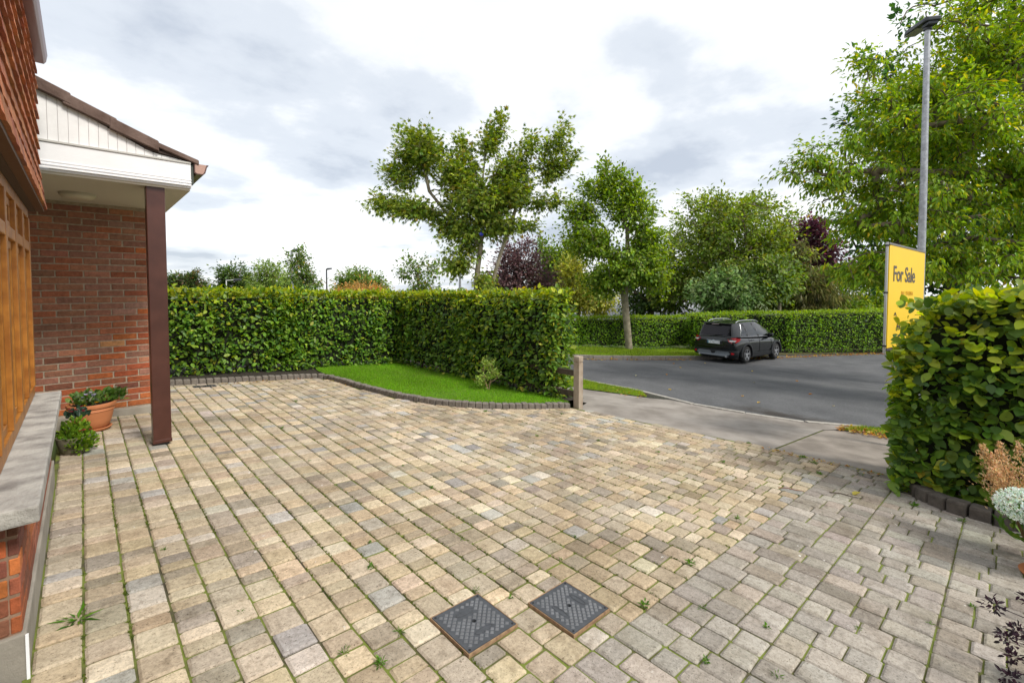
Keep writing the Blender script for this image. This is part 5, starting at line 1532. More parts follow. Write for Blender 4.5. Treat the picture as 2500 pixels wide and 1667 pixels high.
for sgn in (-1, 1):
    MB().prism([(-2.262, 0.72 * sgn, 0.46), (-2.222, 0.83 * sgn, 0.465), (-2.222, 0.83 * sgn, 0.40), (-2.262, 0.74 * sgn, 0.395)], (0.03, 0, 0)).build('reflector', RED, car)
    # tail lamp wrapping the corner
    tl_ = [(-2.20, 0.55, 0.98), (-2.215, 0.60, 0.905), (-2.205, 0.72, 0.862), (-2.13, 0.845, 0.875), (-1.98, 0.908, 0.93), (-1.84, 0.912, 1.005), (-1.98, 0.885, 1.03), (-2.10, 0.825, 1.04), (-2.165, 0.72, 1.03)]
    tl_ = [(p[0] - 0.022, p[1] * 1.012 * sgn, p[2]) for p in tl_]
    tl_ = [(p[0], p[1], 0.955 + (p[2] - 0.955) * 1.25) for p in tl_]
    c = tuple(np.mean(tl_, axis=0) + np.array([-0.045, 0.03 * sgn, 0]))
    n = len(tl_)
    lampo = MB().add([c] + tl_, [(0, 1 + k, 1 + (k + 1) % n) for k in range(n)]).build('tail_lamp', RED, car, smooth=True, sharp=70)
    cl_ = [(-2.225, 0.615, 0.95), (-2.235, 0.66, 0.905), (-2.215, 0.73, 0.885), (-2.15, 0.83, 0.905), (-2.10, 0.868, 0.945), (-2.20, 0.75, 0.955)]
    cl_ = [(p[0] - 0.030, p[1] * 1.014 * sgn, p[2]) for p in cl_]
    c2 = tuple(np.mean(cl_, axis=0) + np.array([-0.022, 0.012 * sgn, 0]))
    n = len(cl_)
    MB().add([c2] + cl_, [(0, 1 + k, 1 + (k + 1) % n) for k in range(n)]).build('clear_lens', CLEARL, lampo)
    # exhaust tip
    MB().lathe([(0.034, 0), (0.040, 0.0), (0.042, 0.12), (0.036, 0.12)], 14, M=Matrix.Translation((-2.33, 0.56 * sgn, 0.305)) @ Matrix.Rotation(R(90), 4, 'Y')).build('exhaust_tip', SILVER, car, smooth=True)
# tailgate: plate recess, handle bar, plate, badge, wiper
MB().prism([(-2.243, 0.38, 0.765), (-2.243, -0.38, 0.765), (-2.236, -0.30, 0.905), (-2.236, 0.30, 0.905)], (0.03, 0, 0)).build('plate_recess', BLACK, car)
MB().prism([(-2.262, 0.36, 0.895), (-2.262, -0.36, 0.895), (-2.254, -0.28, 0.925), (-2.254, 0.28, 0.925)], (0.05, 0, 0)).build('tailgate_handle', mat('dark_chrome', (0.16, 0.18, 0.20), 0.25, 0.7), car, bevel=0.006)
plate = MB().box(-2.256, -2.250, -0.26, 0.26, 0.775, 0.888).build('number_plate', PLATE, car)
MB().box(-2.258, -2.2565, 0.215, 0.258, 0.778, 0.885).build('plate_blue_band', mat('plate_blue', (0.03, 0.20, 0.32), 0.4), plate)
PM = Matrix(((0, 0, -1, -2.2572), (-1, 0, 0, 0.20), (0, 1, 0, 0.803), (0, 0, 0, 1)))
link('plate_text', text_mesh('141-MO-1303', 0.082, PM, 0.0006, spacing=1.0), BLACK, plate)
MB().lathe([(0.001, 0.006), (0.04, 0.006), (0.046, 0.0)], 20, M=Matrix.Translation((-2.266, 0, 0.912)) @ Matrix.Rotation(R(-90), 4, 'Y') @ Matrix.Diagonal((0.45, 1.25, 1, 1))).build('badge', mat('badge_silver', (0.5, 0.55, 0.65), 0.3, 0.6), car)
MB().tube([(-2.16, 0.06, 1.125), (-2.17, -0.30, 1.14)], 0.012, 6).build('rear_wiper', BLACK, car)
MB().box(-2.262, -2.20, -0.66, 0.66, 0.675, 0.692).build('tailgate_gap', BLACK, car)
MB().box(-1.9, 2.0, -0.75, 0.75, 0.18, 0.30).build('underbody', BLACK, car)
for sgn in (-1, 1):
    MB().prism([(2.14, 0.55 * sgn, 0.76), (1.86, 0.80 * sgn, 0.82), (1.80, 0.845 * sgn, 0.78), (2.05, 0.76 * sgn, 0.68), (2.18, 0.55 * sgn, 0.70)], (0.03, 0.02 * sgn, 0)).build('headlamp', CLEARL, car)
MB().box(2.215, 2.255, -0.5, 0.5, 0.42, 0.66).build('grille', BLACK, car, bevel=0.01)
CAR_XY = (20.12, 6.80)
car.location = (*CAR_XY, gzf(18.9) - 0.052)
car.rotation_euler = (0, R(1.6), math.atan2(-0.1219, 0.9925))
car.scale = (0.97, 0.97, 0.97)

# ================================================================== SALE BOARD AND STREET LAMP
YEL = mat('yellow_board', (0.84, 0.54, 0.003), 0.4, noise=0.03, nscale=3)
sign = empty('sale_board', (6.83, 0.69, gzf(6.83))); tag(sign, 'yellow For Sale board with a metal edge pole, half hidden by the right hedge', 'sign')
dv = Vector((8.12 - 6.83, 0.45 - 0.69, 0)); bl = dv.length; dv.normalize()
sign.rotation_euler = (0, 0, math.atan2(dv.y, dv.x))
zb = 0.76 - gzf(6.83); zt = 1.985 - gzf(6.83)
# board plane: local x along the board, local -y faces the camera side
TL = 0.055
MB().prism([(0.02, -0.006, zb), (bl, -0.006, zb - 0.0), (bl, -0.006, zt - TL), (bl - 0.03, -0.006, zt - TL + 0.012), (0.05, -0.006, zt), (0.02, -0.006, zt - 0.02)], (0, 0.012, 0)).build('board', YEL, sign, bevel=0.002)
MB().prism([(-0.01, -0.012, zt + 0.004), (bl + 0.01, -0.012, zt - TL + 0.010), (bl + 0.01, -0.012, zt - TL + 0.030), (-0.01, -0.012, zt + 0.026)], (0, 0.024, 0)).build('top_rail', mat('grey_rail', (0.20, 0.19, 0.19), 0.5, 0.3), sign)
MB().prism([(-0.01, -0.012, zb - 0.03), (bl, -0.012, zb - 0.03), (bl, -0.012, zb - 0.004), (-0.01, -0.012, zb - 0.004)], (0, 0.024, 0)).build('bottom_rail', mat('dark_rail', (0.06, 0.05, 0.05), 0.5, 0.3), sign)
MB().box(0.86, 0.94, 0.014, 0.09, -0.1, zt - 0.2).build('support_post', TIMBER, sign)
MB().tube([(-0.012, 0.01, zb - 0.06), (-0.012, 0.01, zt + 0.03)], 0.014, 12).build('pole', mat('alu_pole', (0.50, 0.50, 0.52), 0.4, 0.6), sign, smooth=True)
for z in (zt - 0.01, (zt + zb) / 2 + 0.05, zb + 0.03):
    MB().lathe([(0.0195, -0.008), (0.024, -0.008), (0.024, 0.008), (0.0195, 0.008)], 12, (-0.012, 0.01, z)).build('clip', BLACK, sign)
SM = lambda x, z, sx=1.0: Matrix(((sx, 0, 0, x), (0, 0, -1, -0.0085), (-0.02, 1, 0, z), (0, 0, 0, 1)))
LET = mat('sign_letter_grey', (0.10, 0.085, 0.07), 0.6)
link('lettering', text_mesh('For Sale', 0.262, SM(0.145, zt - 0.425, 1.0), 0.0008, spacing=0.93, offset=0.004), LET, sign)
FNT = mat('sign_faint', (0.60, 0.31, 0.01), 0.6)
link('phone_digits', text_mesh('044', 0.078, SM(0.44, zt - 0.60), 0.0006), FNT, sign)
link('phone_digits', text_mesh('9343044', 0.078, SM(0.60, zt - 0.603), 0.0006), FNT, sign)
link('web_address', text_mesh('www.eproperty.ie', 0.082, SM(0.32, zt - 0.735), 0.0006), FNT, sign)
# dark logo strokes low on the board
lg = MB()
def stroke(pts, w):
    for i in range(len(pts) - 1):
        a = Vector((pts[i][0], 0, pts[i][1])); b_ = Vector((pts[i + 1][0], 0, pts[i + 1][1])); d = (b_ - a).normalized(); s = Vector((-d.z, 0, d.x)) * w / 2
        lg.prism([a - s + Vector((0, -0.0072, 0)), b_ - s + Vector((0, -0.0072, 0)), b_ + s + Vector((0, -0.0072, 0)), a + s + Vector((0, -0.0072, 0))], (0, -0.001, 0))
stroke([(0.22, zt - 0.845), (0.26, zt - 0.81), (0.30, zt - 0.855)], 0.02)
lg.build('logo_stroke', BLACK, sign); lg = MB()
stroke([(0.31, zt - 1.03), (0.375, zt - 0.90), (0.44, zt - 1.02)], 0.03); stroke([(0.34, zt - 0.985), (0.42, zt - 0.98)], 0.018)
lg.build('logo_stroke', BLACK, sign); lg = MB()
stroke([(0.20, zt - 1.075), (0.30, zt - 1.072)], 0.014)
lg.build('logo_stroke', BLACK, sign)

lamp = empty('street_lamp', (8.94, 0.53, gzf(8.94))); tag(lamp, 'tall grey steel street lamp rising behind the yellow sale board', 'street lamp')
ltop = 5.32 - gzf(8.94)
MB().tube([(0, 0, -0.1), (0, 0, 1.2), (0.005, 0, ltop * 0.6), (0.01, 0.015, ltop - 0.1)], [0.056, 0.053, 0.043, 0.033], 16).build('column', METAL, lamp, smooth=True)
hd = empty('lamp_head'); hd.parent = lamp; hd.location = (0.01, 0.015, ltop - 0.1); hd.scale = (0.82, 0.82, 0.82); hd.rotation_euler = (0, R(-4), math.atan2(0.30, 0.45))
MB().lathe([(0.062, 0.0), (0.062, 0.10), (0.05, 0.12)], 16).build('spigot', DARKMETAL, hd, smooth=True)
MB().prism([(-0.16, -0.10, 0.10), (-0.10, -0.13, 0.10), (0.42, -0.12, 0.12), (0.56, -0.06, 0.12), (0.56, 0.06, 0.12), (0.42, 0.12, 0.12), (-0.10, 0.13, 0.10), (-0.16, 0.10, 0.10)], (0, 0, 0.07)).build('housing', DARKMETAL, hd, bevel=0.015)
MB().box(-0.14, 0.04, -0.075, 0.075, 0.045, 0.10).build('gear_box', DARKMETAL, hd, bevel=0.012)
MB().box(0.14, 0.50, -0.09, 0.09, 0.105, 0.115).build('lens', mat('lamp_lens', (0.30, 0.30, 0.28), 0.2), hd)
MB().lathe([(0.045, 0.0), (0.045, 0.035), (0.03, 0.06), (0.001, 0.065)], 14, (0.36, 0, 0.185)).build('photocell', DARKMETAL, hd, smooth=True)


def far_lamp(name, label, x0, d, ytop, m, arm=0.5, head=True, thick=0.06, left=False):
    s = d / 1085; bx, by = rd((x0 - 1250) * s, d); bz = gzf(bx) - 0.14
    o = empty(name, (bx, by, bz)); tag(o, label, 'street lamp')
    h = CAMH - (ytop - 700) * s - bz
    MB().tube([(0, 0, 0), (0, 0, h)], [thick, thick * 0.75], 8).build('column', m, o, smooth=True)
    if head:
        a = R(YAW); u = Vector((math.cos(a), -math.sin(a), 0)) * (-1 if left else 1)
        MB().tube([(0, 0, h - 0.03), tuple(u * arm + Vector((0, 0, h + 0.02)))], thick * 0.6, 6).build('arm', m, o, smooth=True)
        q = u * arm; w = u * (arm + 0.45)
        MB().tube([tuple(q + Vector((0, 0, h))), tuple(w + Vector((0, 0, h + 0.05)))], [0.10, 0.07], 8).build('lamp_head', DARKMETAL, o, smooth=True)


far_lamp('street_lamp', 'grey far lamp post in front of the airy young tree', 714, 26, 612, METAL, 0.1, thick=0.09)
far_lamp('street_lamp', 'thin dark far lamp post standing alone against the sky', 798, 42, 657, DARKMETAL, 0.05, thick=0.08)
far_lamp('street_lamp', 'short white lamp post with a level arm over the back hedge', 553, 30, 684, mat('white_pole', (0.7, 0.7, 0.7), 0.5), 0.55, thick=0.035)
far_lamp('grey_pole', 'plain grey pole rising left of the forked maple', 1123, 24, 560, METAL, head=False, thick=0.075)

# far bungalow between the trunks
bx, by = rd((1535 - 1250) * 34 / 1085, 34)
hb = empty('bungalow', (bx, by, -2.0), R(-YAW)); tag(hb, 'white bungalow with a grey slate roof glimpsed behind the upright maple trunk', 'house')
MB().box(-5.2, 4.5, -3, 3, 0, 1.32).build('wall', mat('white_render', (0.75, 0.74, 0.73), 0.8), hb)
MB().prism([(-5.6, -3.4, 1.30), (-5.6, 3.4, 1.30), (-5.6, 0, 2.9)], (10.5, 0, 0)).build('roof', mat('slate', (0.30, 0.31, 0.34), 0.6, noise=0.2, nscale=3), hb)
MB().box(-5.6, 4.9, -3.46, -3.38, 1.16, 1.30).build('roof_fascia', WHITE, hb)
for wx in (-4.2, -1.5, 1.5):
    w = MB().box(wx, wx + 1.2, -3.02, -2.98, 0.35, 1.1).build('window', WHITE, hb)
    MB().box(wx + 0.08, wx + 1.12, -3.03, -3.015, 0.42, 1.03).build('pane', CGLASS, w)

# small blue thing caught in the maple
bx, by = rd((1175 - 1250) * 13.6 / 1085, 13.6)
bag = empty('blue_bag', (bx, by, CAMH + 127 * 13.6 / 1085)); tag(bag, 'small bright blue scrap caught high in the forked maple', 'bag')
r9 = np.random.default_rng(3)
pts = unit(r9.normal(size=(26, 3))) * r9.uniform(0.05, 0.085, (26, 1))
bmx = bmesh.new()
for q in pts: bmx.verts.new(tuple(q))
bmesh.ops.convex_hull(bmx, input=bmx.verts[:])
me = bpy.data.meshes.new('bag'); bmx.to_mesh(me); bmx.free()
link('film', me, mat('blue_film', (0.02, 0.03, 0.35), 0.4), bag)
MB().tube([(0.0, 0.0, 0.06), (0.02, 0.01, 0.13), (-0.02, 0.02, 0.16)], [0.02, 0.012, 0.02], 6).build('knot', mat('blue_film', (0.02, 0.03, 0.35), 0.4), bag)

# ================================================================== POTS AND PLANTS
TERRA = mat('terracotta', (0.52, 0.19, 0.075), 0.65, noise=0.10, nscale=6, coords='World')


def leaf_cluster(name, root, P, L, lw, pal, seed, T=T_OVATE, up=0.5, m=None, spread=1.0, kind=None, center=(0, 0, 0)):
    r = np.random.default_rng(seed)
    n = len(P)
    D = unit(P - np.array(center)) * spread + r.normal(size=(n, 3)) * 0.5 + np.array([0, 0, up * 0.5])
    Nn = np.array([0, 0, 1.0]) + r.normal(size=(n, 3)) * 0.5 + unit(P - np.array(center)) * 0.3
    LL = L * r.uniform(0.6, 1.3, n)
    V, F, CC = leaf_geo(P, D, Nn, LL, LL * lw, palette(n, pal, r=r), T)
    o = link(name, np_mesh(name, V, F, CC), m or LEAF, root)
    if kind: o['kind'] = kind
    return o


def blob(n, c, rad, seed, shell=2.2):
    r = np.random.default_rng(seed)
    d = unit(r.normal(size=(n, 3))) * (r.uniform(0, 1, (n, 1)) ** (1 / shell))
    return d * np.array(rad) + np.array(c)


def petals(name, root, P, s, c, seed):
    """small five-petalled flowers, each its own object"""
    r = np.random.default_rng(seed)
    for p in P:
        k = np.arange(5) * 2 * math.pi / 5
        tilt = r.normal(0, 0.5, 2)
        D = np.column_stack([np.cos(k), np.sin(k), np.full(5, 0.25)])
        Nn = np.tile([tilt[0], tilt[1], 1.0], (5, 1))
        V, F, CC = leaf_geo(np.zeros((5, 3)), D, Nn, s, s * 0.85, np.tile(c, (5, 1)) * (1 + r.normal(0, 0.1, (5, 1))), T_OVATE)
        link(name, np_mesh(name, V, F, np.clip(CC, 0, 0.95)), LEAF, root, tuple(p))


POTG = [((0.08, 0.17, 0.03), 4), ((0.13, 0.24, 0.04), 3), ((0.18, 0.28, 0.08), 2)]
pot = empty('flower_pot', (0.045, 6.38, gzf(0.05))); pot.scale = (1.12, 1.12, 1.08); tag(pot, 'terracotta pot of leafy bedding plants by the brick wall', 'plant pot')
MB().lathe([(0.001, 0.02), (0.105, 0.02), (0.118, 0.03), (0.140, 0.10), (0.156, 0.19), (0.160, 0.215), (0.156, 0.22), (0.170, 0.225), (0.176, 0.245), (0.172, 0.262), (0.158, 0.262), (0.152, 0.24), (0.001, 0.235)], 32).build('pot', TERRA, pot, smooth=True, sharp=50)
MB().lathe([(0.001, 0.0), (0.125, 0.0), (0.140, 0.022), (0.132, 0.026), (0.120, 0.014), (0.001, 0.014)], 32).build('saucer', TERRA, pot, smooth=True, sharp=50)
MB().lathe([(0.157, 0.186), (0.162, 0.192), (0.159, 0.200)], 32).build('band', TERRA, pot, smooth=True)
MB().lathe([(0.001, 0.245), (0.152, 0.243)], 24).build('soil', SOIL, pot)
leaf_cluster('foliage', pot, np.concatenate([blob(240, (0, 0, 0.30), (0.16, 0.16, 0.065), 1), blob(110, (0.17, 0.0, 0.30), (0.07, 0.06, 0.07), 2)]), 0.052, 0.6, POTG + [((0.30, 0.35, 0.25), 1.2)], 3)
petals('flower', pot, blob(6, (-0.02, -0.04, 0.345), (0.12, 0.08, 0.02), 4), 0.020, (0.55, 0.50, 0.75), 5)
petals('flower', pot, [(0.03, -0.15, 0.285), (-0.05, -0.16, 0.27), (0.20, 0, 0.27)], 0.018, (0.75, 0.42, 0.02), 6)
pot2 = empty('trailing_planter', (-0.085, 5.56, gzf(0))); pot2.scale = (0.80, 0.80, 0.88); tag(pot2, 'low planter of trailing greenery and red flowers tucked below the window sill', 'plant pot')
MB().lathe([(0.001, 0.0), (0.09, 0.0), (0.12, 0.04), (0.142, 0.13), (0.148, 0.18), (0.138, 0.18), (0.13, 0.16), (0.001, 0.155)], 28).build('bowl', mat('mossy_bowl', (0.16, 0.14, 0.09), 0.8, noise=0.3, nscale=20), pot2, smooth=True)
leaf_cluster('foliage', pot2, np.concatenate([blob(520, (0.01, 0.0, 0.20), (0.14, 0.14, 0.15), 11), blob(260, (0.09, 0.0, 0.10), (0.10, 0.11, 0.10), 12), blob(260, (0.03, -0.11, 0.12), (0.11, 0.07, 0.11), 13)]), 0.045, 0.65, [((0.15, 0.28, 0.02), 4), ((0.22, 0.34, 0.03), 3), ((0.08, 0.16, 0.02), 3)], 14)
leaf_cluster('cyclamen_leaves', pot2, blob(70, (0.03, 0.12, 0.36), (0.10, 0.08, 0.05), 15), 0.06, 0.8, [((0.035, 0.07, 0.045), 3), ((0.06, 0.10, 0.06), 2)], 16)
petals('red_flower', pot2, np.concatenate([blob(9, (0.03, 0.10, 0.42), (0.10, 0.08, 0.04), 17), blob(7, (0.07, -0.06, 0.20), (0.08, 0.06, 0.10), 18)]), 0.020, (0.38, 0.010, 0.035), 19)

wp = empty('white_flower_pot', (4.36, -0.425, gzf(4.36) - 0.02)); wp.scale = (0.92, 0.92, 0.95); tag(wp, 'dark pot of frothy white flowers at the right edge below the hedge', 'plant pot')
MB().lathe([(0.001, 0.02), (0.12, 0.02), (0.135, 0.05), (0.165, 0.34), (0.175, 0.36), (0.165, 0.38), (0.15, 0.36), (0.001, 0.35)], 28).build('pot', mat('dark_pot', (0.035, 0.028, 0.030), 0.5), wp, smooth=True)
MB().lathe([(0.001, 0.0), (0.16, 0.0), (0.18, 0.03), (0.165, 0.03), (0.001, 0.015)], 28).build('saucer', TERRA, wp, smooth=True)
leaf_cluster('foliage', wp, blob(260, (-0.02, 0.02, 0.40), (0.20, 0.20, 0.08), 21), 0.06, 0.4, POTG, 22)
leaf_cluster('blossom', wp, blob(2600, (-0.06, 0.13, 0.475), (0.17, 0.19, 0.115), 23, 5), 0.016, 0.9, [((0.62, 0.70, 0.64), 4), ((0.75, 0.80, 0.76), 3), ((0.30, 0.42, 0.28), 1.5)], 24, T=T_LEAF2, kind='stuff')
tp = empty('astilbe', (4.62, -0.36, gzf(4.6))); tp.scale = (0.85, 0.85, 0.86); tag(tp, 'tan feathery flower plumes in front of the right hedge', 'plant')
Pp = []
r7 = np.random.default_rng(70)
stm = MB()
for k in range(16):
    a = r7.uniform(0, 2 * math.pi); q = r7.uniform(0.08, 0.26)
    tip = np.array([q * math.cos(a), q * math.sin(a) + 0.10, 0.72 + r7.uniform(-0.14, 0.18)])
    base = np.array([0.03 * math.cos(a), 0.03 * math.sin(a), 0.0])
    stm.tube([tuple(base), tuple((base + tip) / 2 + np.array([0, 0, 0.05])), tuple(tip)], [0.005, 0.004, 0.002], 5)
    for j in range(260):
        u = r7.uniform(0.62, 1.0); w = (1.03 - u) * 0.26 + 0.008
        Pp.append(base + (tip - base) * u + r7.normal(0, 1, 3) * w * np.array([0.5, 0.5, 0.3]))
stm.build('stems', mat('plume_stem', (0.20, 0.13, 0.05), 0.8), tp)['kind'] = 'stuff'
leaf_cluster('plume', tp, np.array(Pp), 0.024, 0.5, [((0.62, 0.45, 0.24), 4), ((0.50, 0.34, 0.17), 3), ((0.70, 0.55, 0.34), 2)], 71, T=T_LEAF2, kind='stuff')
leaf_cluster('foliage', tp, blob(200, (0, 0.02, 0.30), (0.22, 0.22, 0.22), 72), 0.09, 0.4, POTG, 73)
sg = empty('purple_plant', (2.92, -0.42, gzf(2.92))); tag(sg, 'dark purple sprigs leaning in at the lower right corner', 'plant')
MB().lathe([(0.001, 0.0), (0.09, 0.0), (0.12, 0.20), (0.125, 0.22), (0.11, 0.22), (0.001, 0.20)], 24).build('pot', mat('dark_pot', (0.035, 0.028, 0.030), 0.5), sg, smooth=True)
DPU = [((0.030, 0.012, 0.022), 4), ((0.055, 0.02, 0.035), 2), ((0.02, 0.012, 0.016), 3)]
st_ = MB()
for k, (tx, ty, tz) in enumerate([(-0.02, 0.31, 0.30), (0.03, 0.24, 0.20), (-0.14, 0.27, 0.24), (0.02, 0.25, 0.08), (-0.10, 0.26, 0.05), (0.1, 0.20, 0.32), (-0.2, 0.2, 0.32), (0.0, 0.1, 0.4)]):
    a = np.array([0, 0, 0.2]); b_ = np.array([tx, ty, tz])
    st_.tube([tuple(a), tuple((a + b_) / 2 + np.array([0, 0, 0.03])), tuple(b_)], [0.003, 0.0025, 0.0015], 5)
    leaf_cluster('sprig', sg, b_ + r7.normal(0, 0.014, (56, 3)), 0.024, 0.45, DPU, 80 + k, center=tuple(b_), kind='stuff')
st_.build('stems', mat('purple_stem', (0.03, 0.015, 0.02), 0.7), sg)['kind'] = 'stuff'

# ================================================================== WEEDS, TWIGS, FALLEN LEAVES
WEEDG = [((0.08, 0.20, 0.012), 4), ((0.12, 0.25, 0.02), 3), ((0.05, 0.13, 0.012), 2)]
weeds = [(-0.05, 2.74, 1.7, 'feathery weed on the blocks beside the bay plinth'), (1.13, 2.31, .8, None), (1.72, 2.24, .5, None), (2.03, 3.05, .6, None), (1.44, 3.53, .6, None), (2.1, 3.62, .5, None), (1.47, 4.21, .6, None), (1.61, 5.45, .8, None),
         (2.05, 1.69, .6, None), (2.65, 1.16, 1.0, None), (2.28, 0.93, .8, None), (1.25, 2.56, .5, None), (2.34, 1.81, .6, None), (2.06, 1.14, 1.0, None), (0.76, 1.81, .9, None), (0.85, 1.66, .9, None), (1.0, 1.77, .9, None), (1.93, 0.77, .7, None), (2.08, 0.53, .8, None),
         (3.57, 1.2, .8, None), (5.78, 1.17, 1.4, None), (5.4, 1.04, 1.1, None), (5.76, 0.74, .9, None), (2.39, 0.66, .7, None), (4.41, 3.07, .8, None), (2.88, 3.03, .6, None), (1.46, 1.78, .7, None), (1.56, 1.62, .6, None), (5.97, 1.9, 1.2, None), (5.9, 1.3, 1.2, None), (3.3, 2.3, .6, None), (3.9, 3.6, .8, None), (2.6, 4.6, .7, None), (4.6, 2.4, .8, None),
         (3.0, 6.0, .8, None), (2.2, 6.8, .8, None), (5.1, 4.2, 1.0, None), (4.2, 4.9, 1.0, None), (3.4, 7.6, 1.1, None), (5.15, 0.3, 1.2, None), (5.08, 0.0, 1.1, None), (4.9, 1.8, .8, None), (0.5, 2.35, .6, None), (0.3, 3.2, .5, None), (3.1, 0.1, .7, None), (3.5, -0.05, .6, None), (2.75, 0.35, .6, None)]
protoV = []
for k in range(4):
    r = np.random.default_rng(300 + k)
    n = 26
    a = r.uniform(0, 2 * math.pi, n); el = r.uniform(0.1, 1.1, n)
    D = np.column_stack([np.cos(a) * np.cos(el), np.sin(a) * np.cos(el), np.sin(el)])
    P = D * r.uniform(0.0, 0.02, (n, 1)); P[:, 2] = np.abs(P[:, 2])
    L = r.uniform(0.012, 0.032, n)
    V, F, CC = leaf_geo(P, D, np.column_stack([r.normal(0, .3, (n, 2)), np.ones(n)]), L, L * (0.5 if k % 2 else 0.16), palette(n, WEEDG, r=r), T_LEAF2)
    protoV.append(np_mesh('weed', V, F, CC))
for k, (x, y, s, lab) in enumerate(weeds):
    me = protoV[k % 4]
    o = link('weed', me, LEAF, None, (x, y, gzf(x) - 0.002)); o.scale = (s, s, s); o.rotation_euler = (0, 0, k * 1.7)
    if lab is None:
        size = 'tiny' if s < 0.65 else ('small' if s < 0.95 else 'bushy')
        where = ('at the foot of the right hedge kerb' if x > 5 and y < 0.4 else 'by the edge of the concrete footpath' if x > 5.3 and y < 2.2 else 'between the grey path blocks' if y < b1(x) - 0.02 else
                 'along the lawn kerb' if (x > 3.3 and y > 7) or (x > 4 and y > 4) else 'beside the access covers' if abs(x - 1.5) < 0.55 and abs(y - 1.5) < 0.5 else 'where tan and grey blocks meet' if y < b1(x) + 0.25 else
                 'among tan blocks far up the drive' if y > 4 else 'among tan blocks in the middle of the drive' if x > 1.35 else 'among the near tan blocks before the house')
        lab = size + ' green weed tuft ' + where
    tag(o, lab, 'weed', 'weeds in the paving joints')
fw = protoV[0]
o = bpy.data.objects['weed']; o.scale = (2.6, 3.4, 1.1); o.rotation_euler = (0, 0, 0.6)
# low moss and seedlings along the block joints: nobody could count them
r = np.random.default_rng(400)
n = 11000
rows = np.round((r.uniform(0.0, 5.9, n) - BX0) / PW) * PW + BX0 + r.normal(0, 0.003, n)
yy = r.uniform(1.0, 8.6, n)
ok = np.array([yy[i] < y_end(rows[i]) - 0.02 and yy[i] > b1(rows[i]) for i in range(n)])
P = np.column_stack([rows, yy])[ok]
P = P[noise3(np.column_stack([P, np.zeros(len(P))]), 1.6, 8) > -0.1]
for m in MH: P = P[~((P[:, 0] > m[0] + .004) & (P[:, 0] < m[1] - .004) & (P[:, 1] > m[2]) & (P[:, 1] < m[3]))]
n = len(P)
P = np.repeat(P, 4, axis=0) + r.normal(0, 0.0035, (n * 4, 2)); n = len(P)
P = np.column_stack([P, gz(P[:, 0]) - 0.009])
D = np.column_stack([r.normal(0, 0.6, (n, 2)), np.ones(n)])
V, F, CC = leaf_geo(P, D, np.column_stack([r.normal(0, 1, (n, 2)), np.full(n, .3)]), r.uniform(0.007, 0.016, n), 0.0055, palette(n, [((0.10, 0.14, 0.02), 3), ((0.15, 0.18, 0.02), 2), ((0.07, 0.10, 0.02), 2)], r=r), T_LEAF2)
tag(link('moss', np_mesh('moss', V, F, CC), GRASS), 'thin green moss growing along the joints of the paving', 'moss', kind='stuff')
# twigs
for (a, b_, lab, c) in (((4.854, 0.852), (4.943, 0.612), 'dark twig lying across the grey path blocks', (0.05, 0.03, 0.02)), ((4.564, 1.189), (4.678, 1.014), 'reddish twig lying where tan and grey blocks meet', (0.20, 0.07, 0.03))):
    z = gzf(a[0])
    tw_ = empty('twig', (a[0], a[1], z)); tag(tw_, lab, 'twig')
    e = Vector((b_[0] - a[0], b_[1] - a[1], gzf(b_[0]) - z))
    tm = mat('twig_' + lab[:4], c, 0.9)
    MB().tube([(0, 0, 0.008), tuple(e * 0.35 + Vector((0.01, 0.006, 0.012))), tuple(e * 0.7 + Vector((-0.008, 0, 0.009))), tuple(e + Vector((0, 0, 0.007)))], [0.004, 0.0045, 0.0035, 0.002], 6).build('stick', tm, tw_, smooth=True)
    MB().tube([tuple(e * 0.5 + Vector((0, 0, 0.01))), tuple(e * 0.62 + Vector((0.03, 0.02, 0.014)))], [0.0025, 0.001], 5).build('side_shoot', tm, tw_, smooth=True)
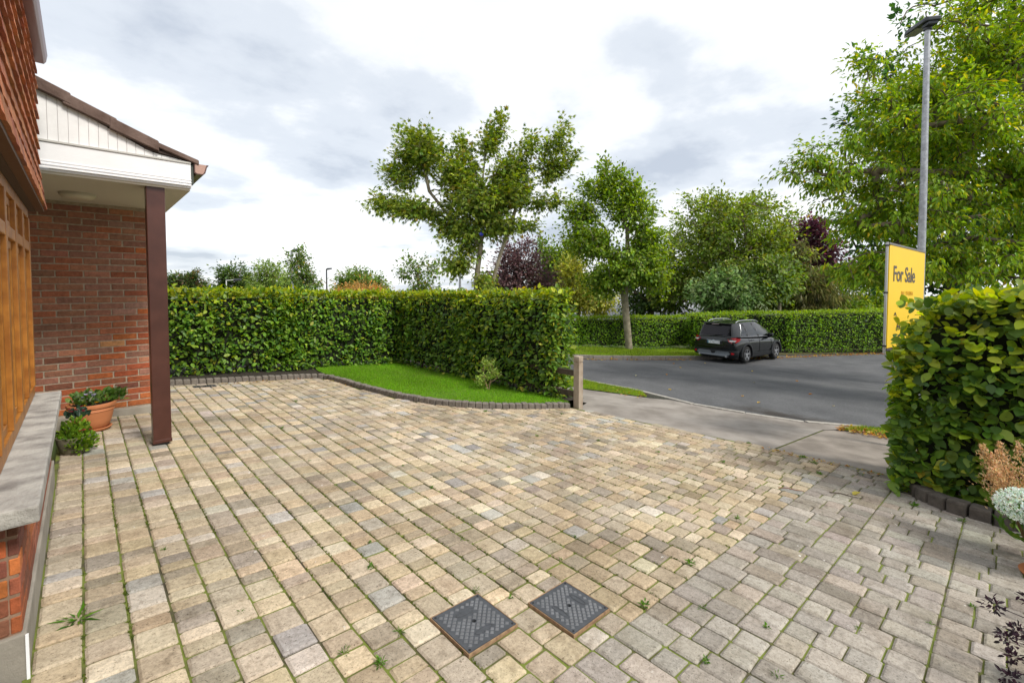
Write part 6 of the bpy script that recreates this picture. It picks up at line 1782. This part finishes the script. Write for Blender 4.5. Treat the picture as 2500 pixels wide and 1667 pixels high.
# single fallen leaves on the road and the paving
FALL = [(10.6, 6.2), (11.8, 5.9), (14.2, 6.6), (13.0, 4.0), (10.2, 3.4), (12.2, 2.6), (9.6, 2.9), (16.0, 5.0), (14.8, 3.4), (9.4, 4.6), (10.9, 1.9), (15.2, 7.4), (4.98, 0.70), (16.8, 6.9)]
for k, (x, y) in enumerate(FALL):
    r = np.random.default_rng(500 + k)
    z = gzf(x) + (-0.05 if x > 8 else 0.004)
    V, F, CC = leaf_geo(np.zeros((1, 3)), np.array([[math.cos(k), math.sin(k), 0.05]]), np.array([[0.1, 0.1, 1.0]]), 0.085, 0.06, palette(1, [((0.55, 0.42, 0.10), 2), ((0.50, 0.45, 0.28), 2), ((0.6, 0.3, 0.03), 1)], r=r), T_OVATE)
    V[:, 2] += np.array([0, .012, .012, .02, .015, .01, 0])[:len(V)]
    o = link('fallen_leaf', np_mesh('fallen_leaf', V, F, CC), LEAF, None, (x, y, z))
    tag(o, 'pale fallen leaf lying on the dark road' if x > 8 else 'orange fallen leaf beside the twig on the grey path', 'leaf', 'fallen leaves on the road' if x > 8 else None)
# leaf litter along the verges and kerbs
r = np.random.default_rng(600)
Q = []
Q.append(np.column_stack([r.uniform(8.05, 8.6, 260), r.uniform(0.6, 1.35, 260)]))
u = r.uniform(0, 1, 700); Q.append(np.column_stack([19.9 + u * 8 + r.normal(0, .15, 700), 7.15 - u * 4.55 + r.normal(0, .15, 700)]))
u = r.uniform(0, 1, 160); Q.append(np.column_stack([12.6 + u * 5.4, 9.36 - u * 1.62 + r.normal(0, .05, 160)]))
Q.append(np.column_stack([r.uniform(3.28, 3.45, 60), r.uniform(7.5, 8.6, 60)]))
Q.append(np.column_stack([r.uniform(1.6, 3.2, 60), r.uniform(8.55, 8.7, 60)]))
Q.append(np.column_stack([r.uniform(5.85, 6.0, 90), r.uniform(0.6, 1.7, 90)]))
Q.append(np.column_stack([r.uniform(7.4, 8.1, 40), r.uniform(4.3, 5.2, 40)]))
Q = np.concatenate(Q); n = len(Q)
P = np.column_stack([Q, gz(Q[:, 0]) + np.where(Q[:, 0] > 9, -0.045, 0.012)])
D = np.column_stack([r.normal(0, 1, (n, 2)), r.normal(0.1, .2, n)])
L = np.where(Q[:, 0] > 12, 0.085, np.where(Q[:, 0] > 7, 0.06, 0.03)) * r.uniform(.6, 1.2, n)
V, F, CC = leaf_geo(P, D, np.column_stack([r.normal(0, .3, (n, 2)), np.ones(n)]), L, L * .65, palette(n, [((0.45, 0.24, 0.03), 3), ((0.35, 0.16, 0.03), 2), ((0.45, 0.36, 0.06), 2), ((0.20, 0.09, 0.03), 2)], r=r), T_OVATE)
tag(link('leaf_litter', np_mesh('leaf_litter', V, F, CC), LEAF), 'scattered autumn leaf litter along kerbs and verges', 'leaf litter', kind='stuff')
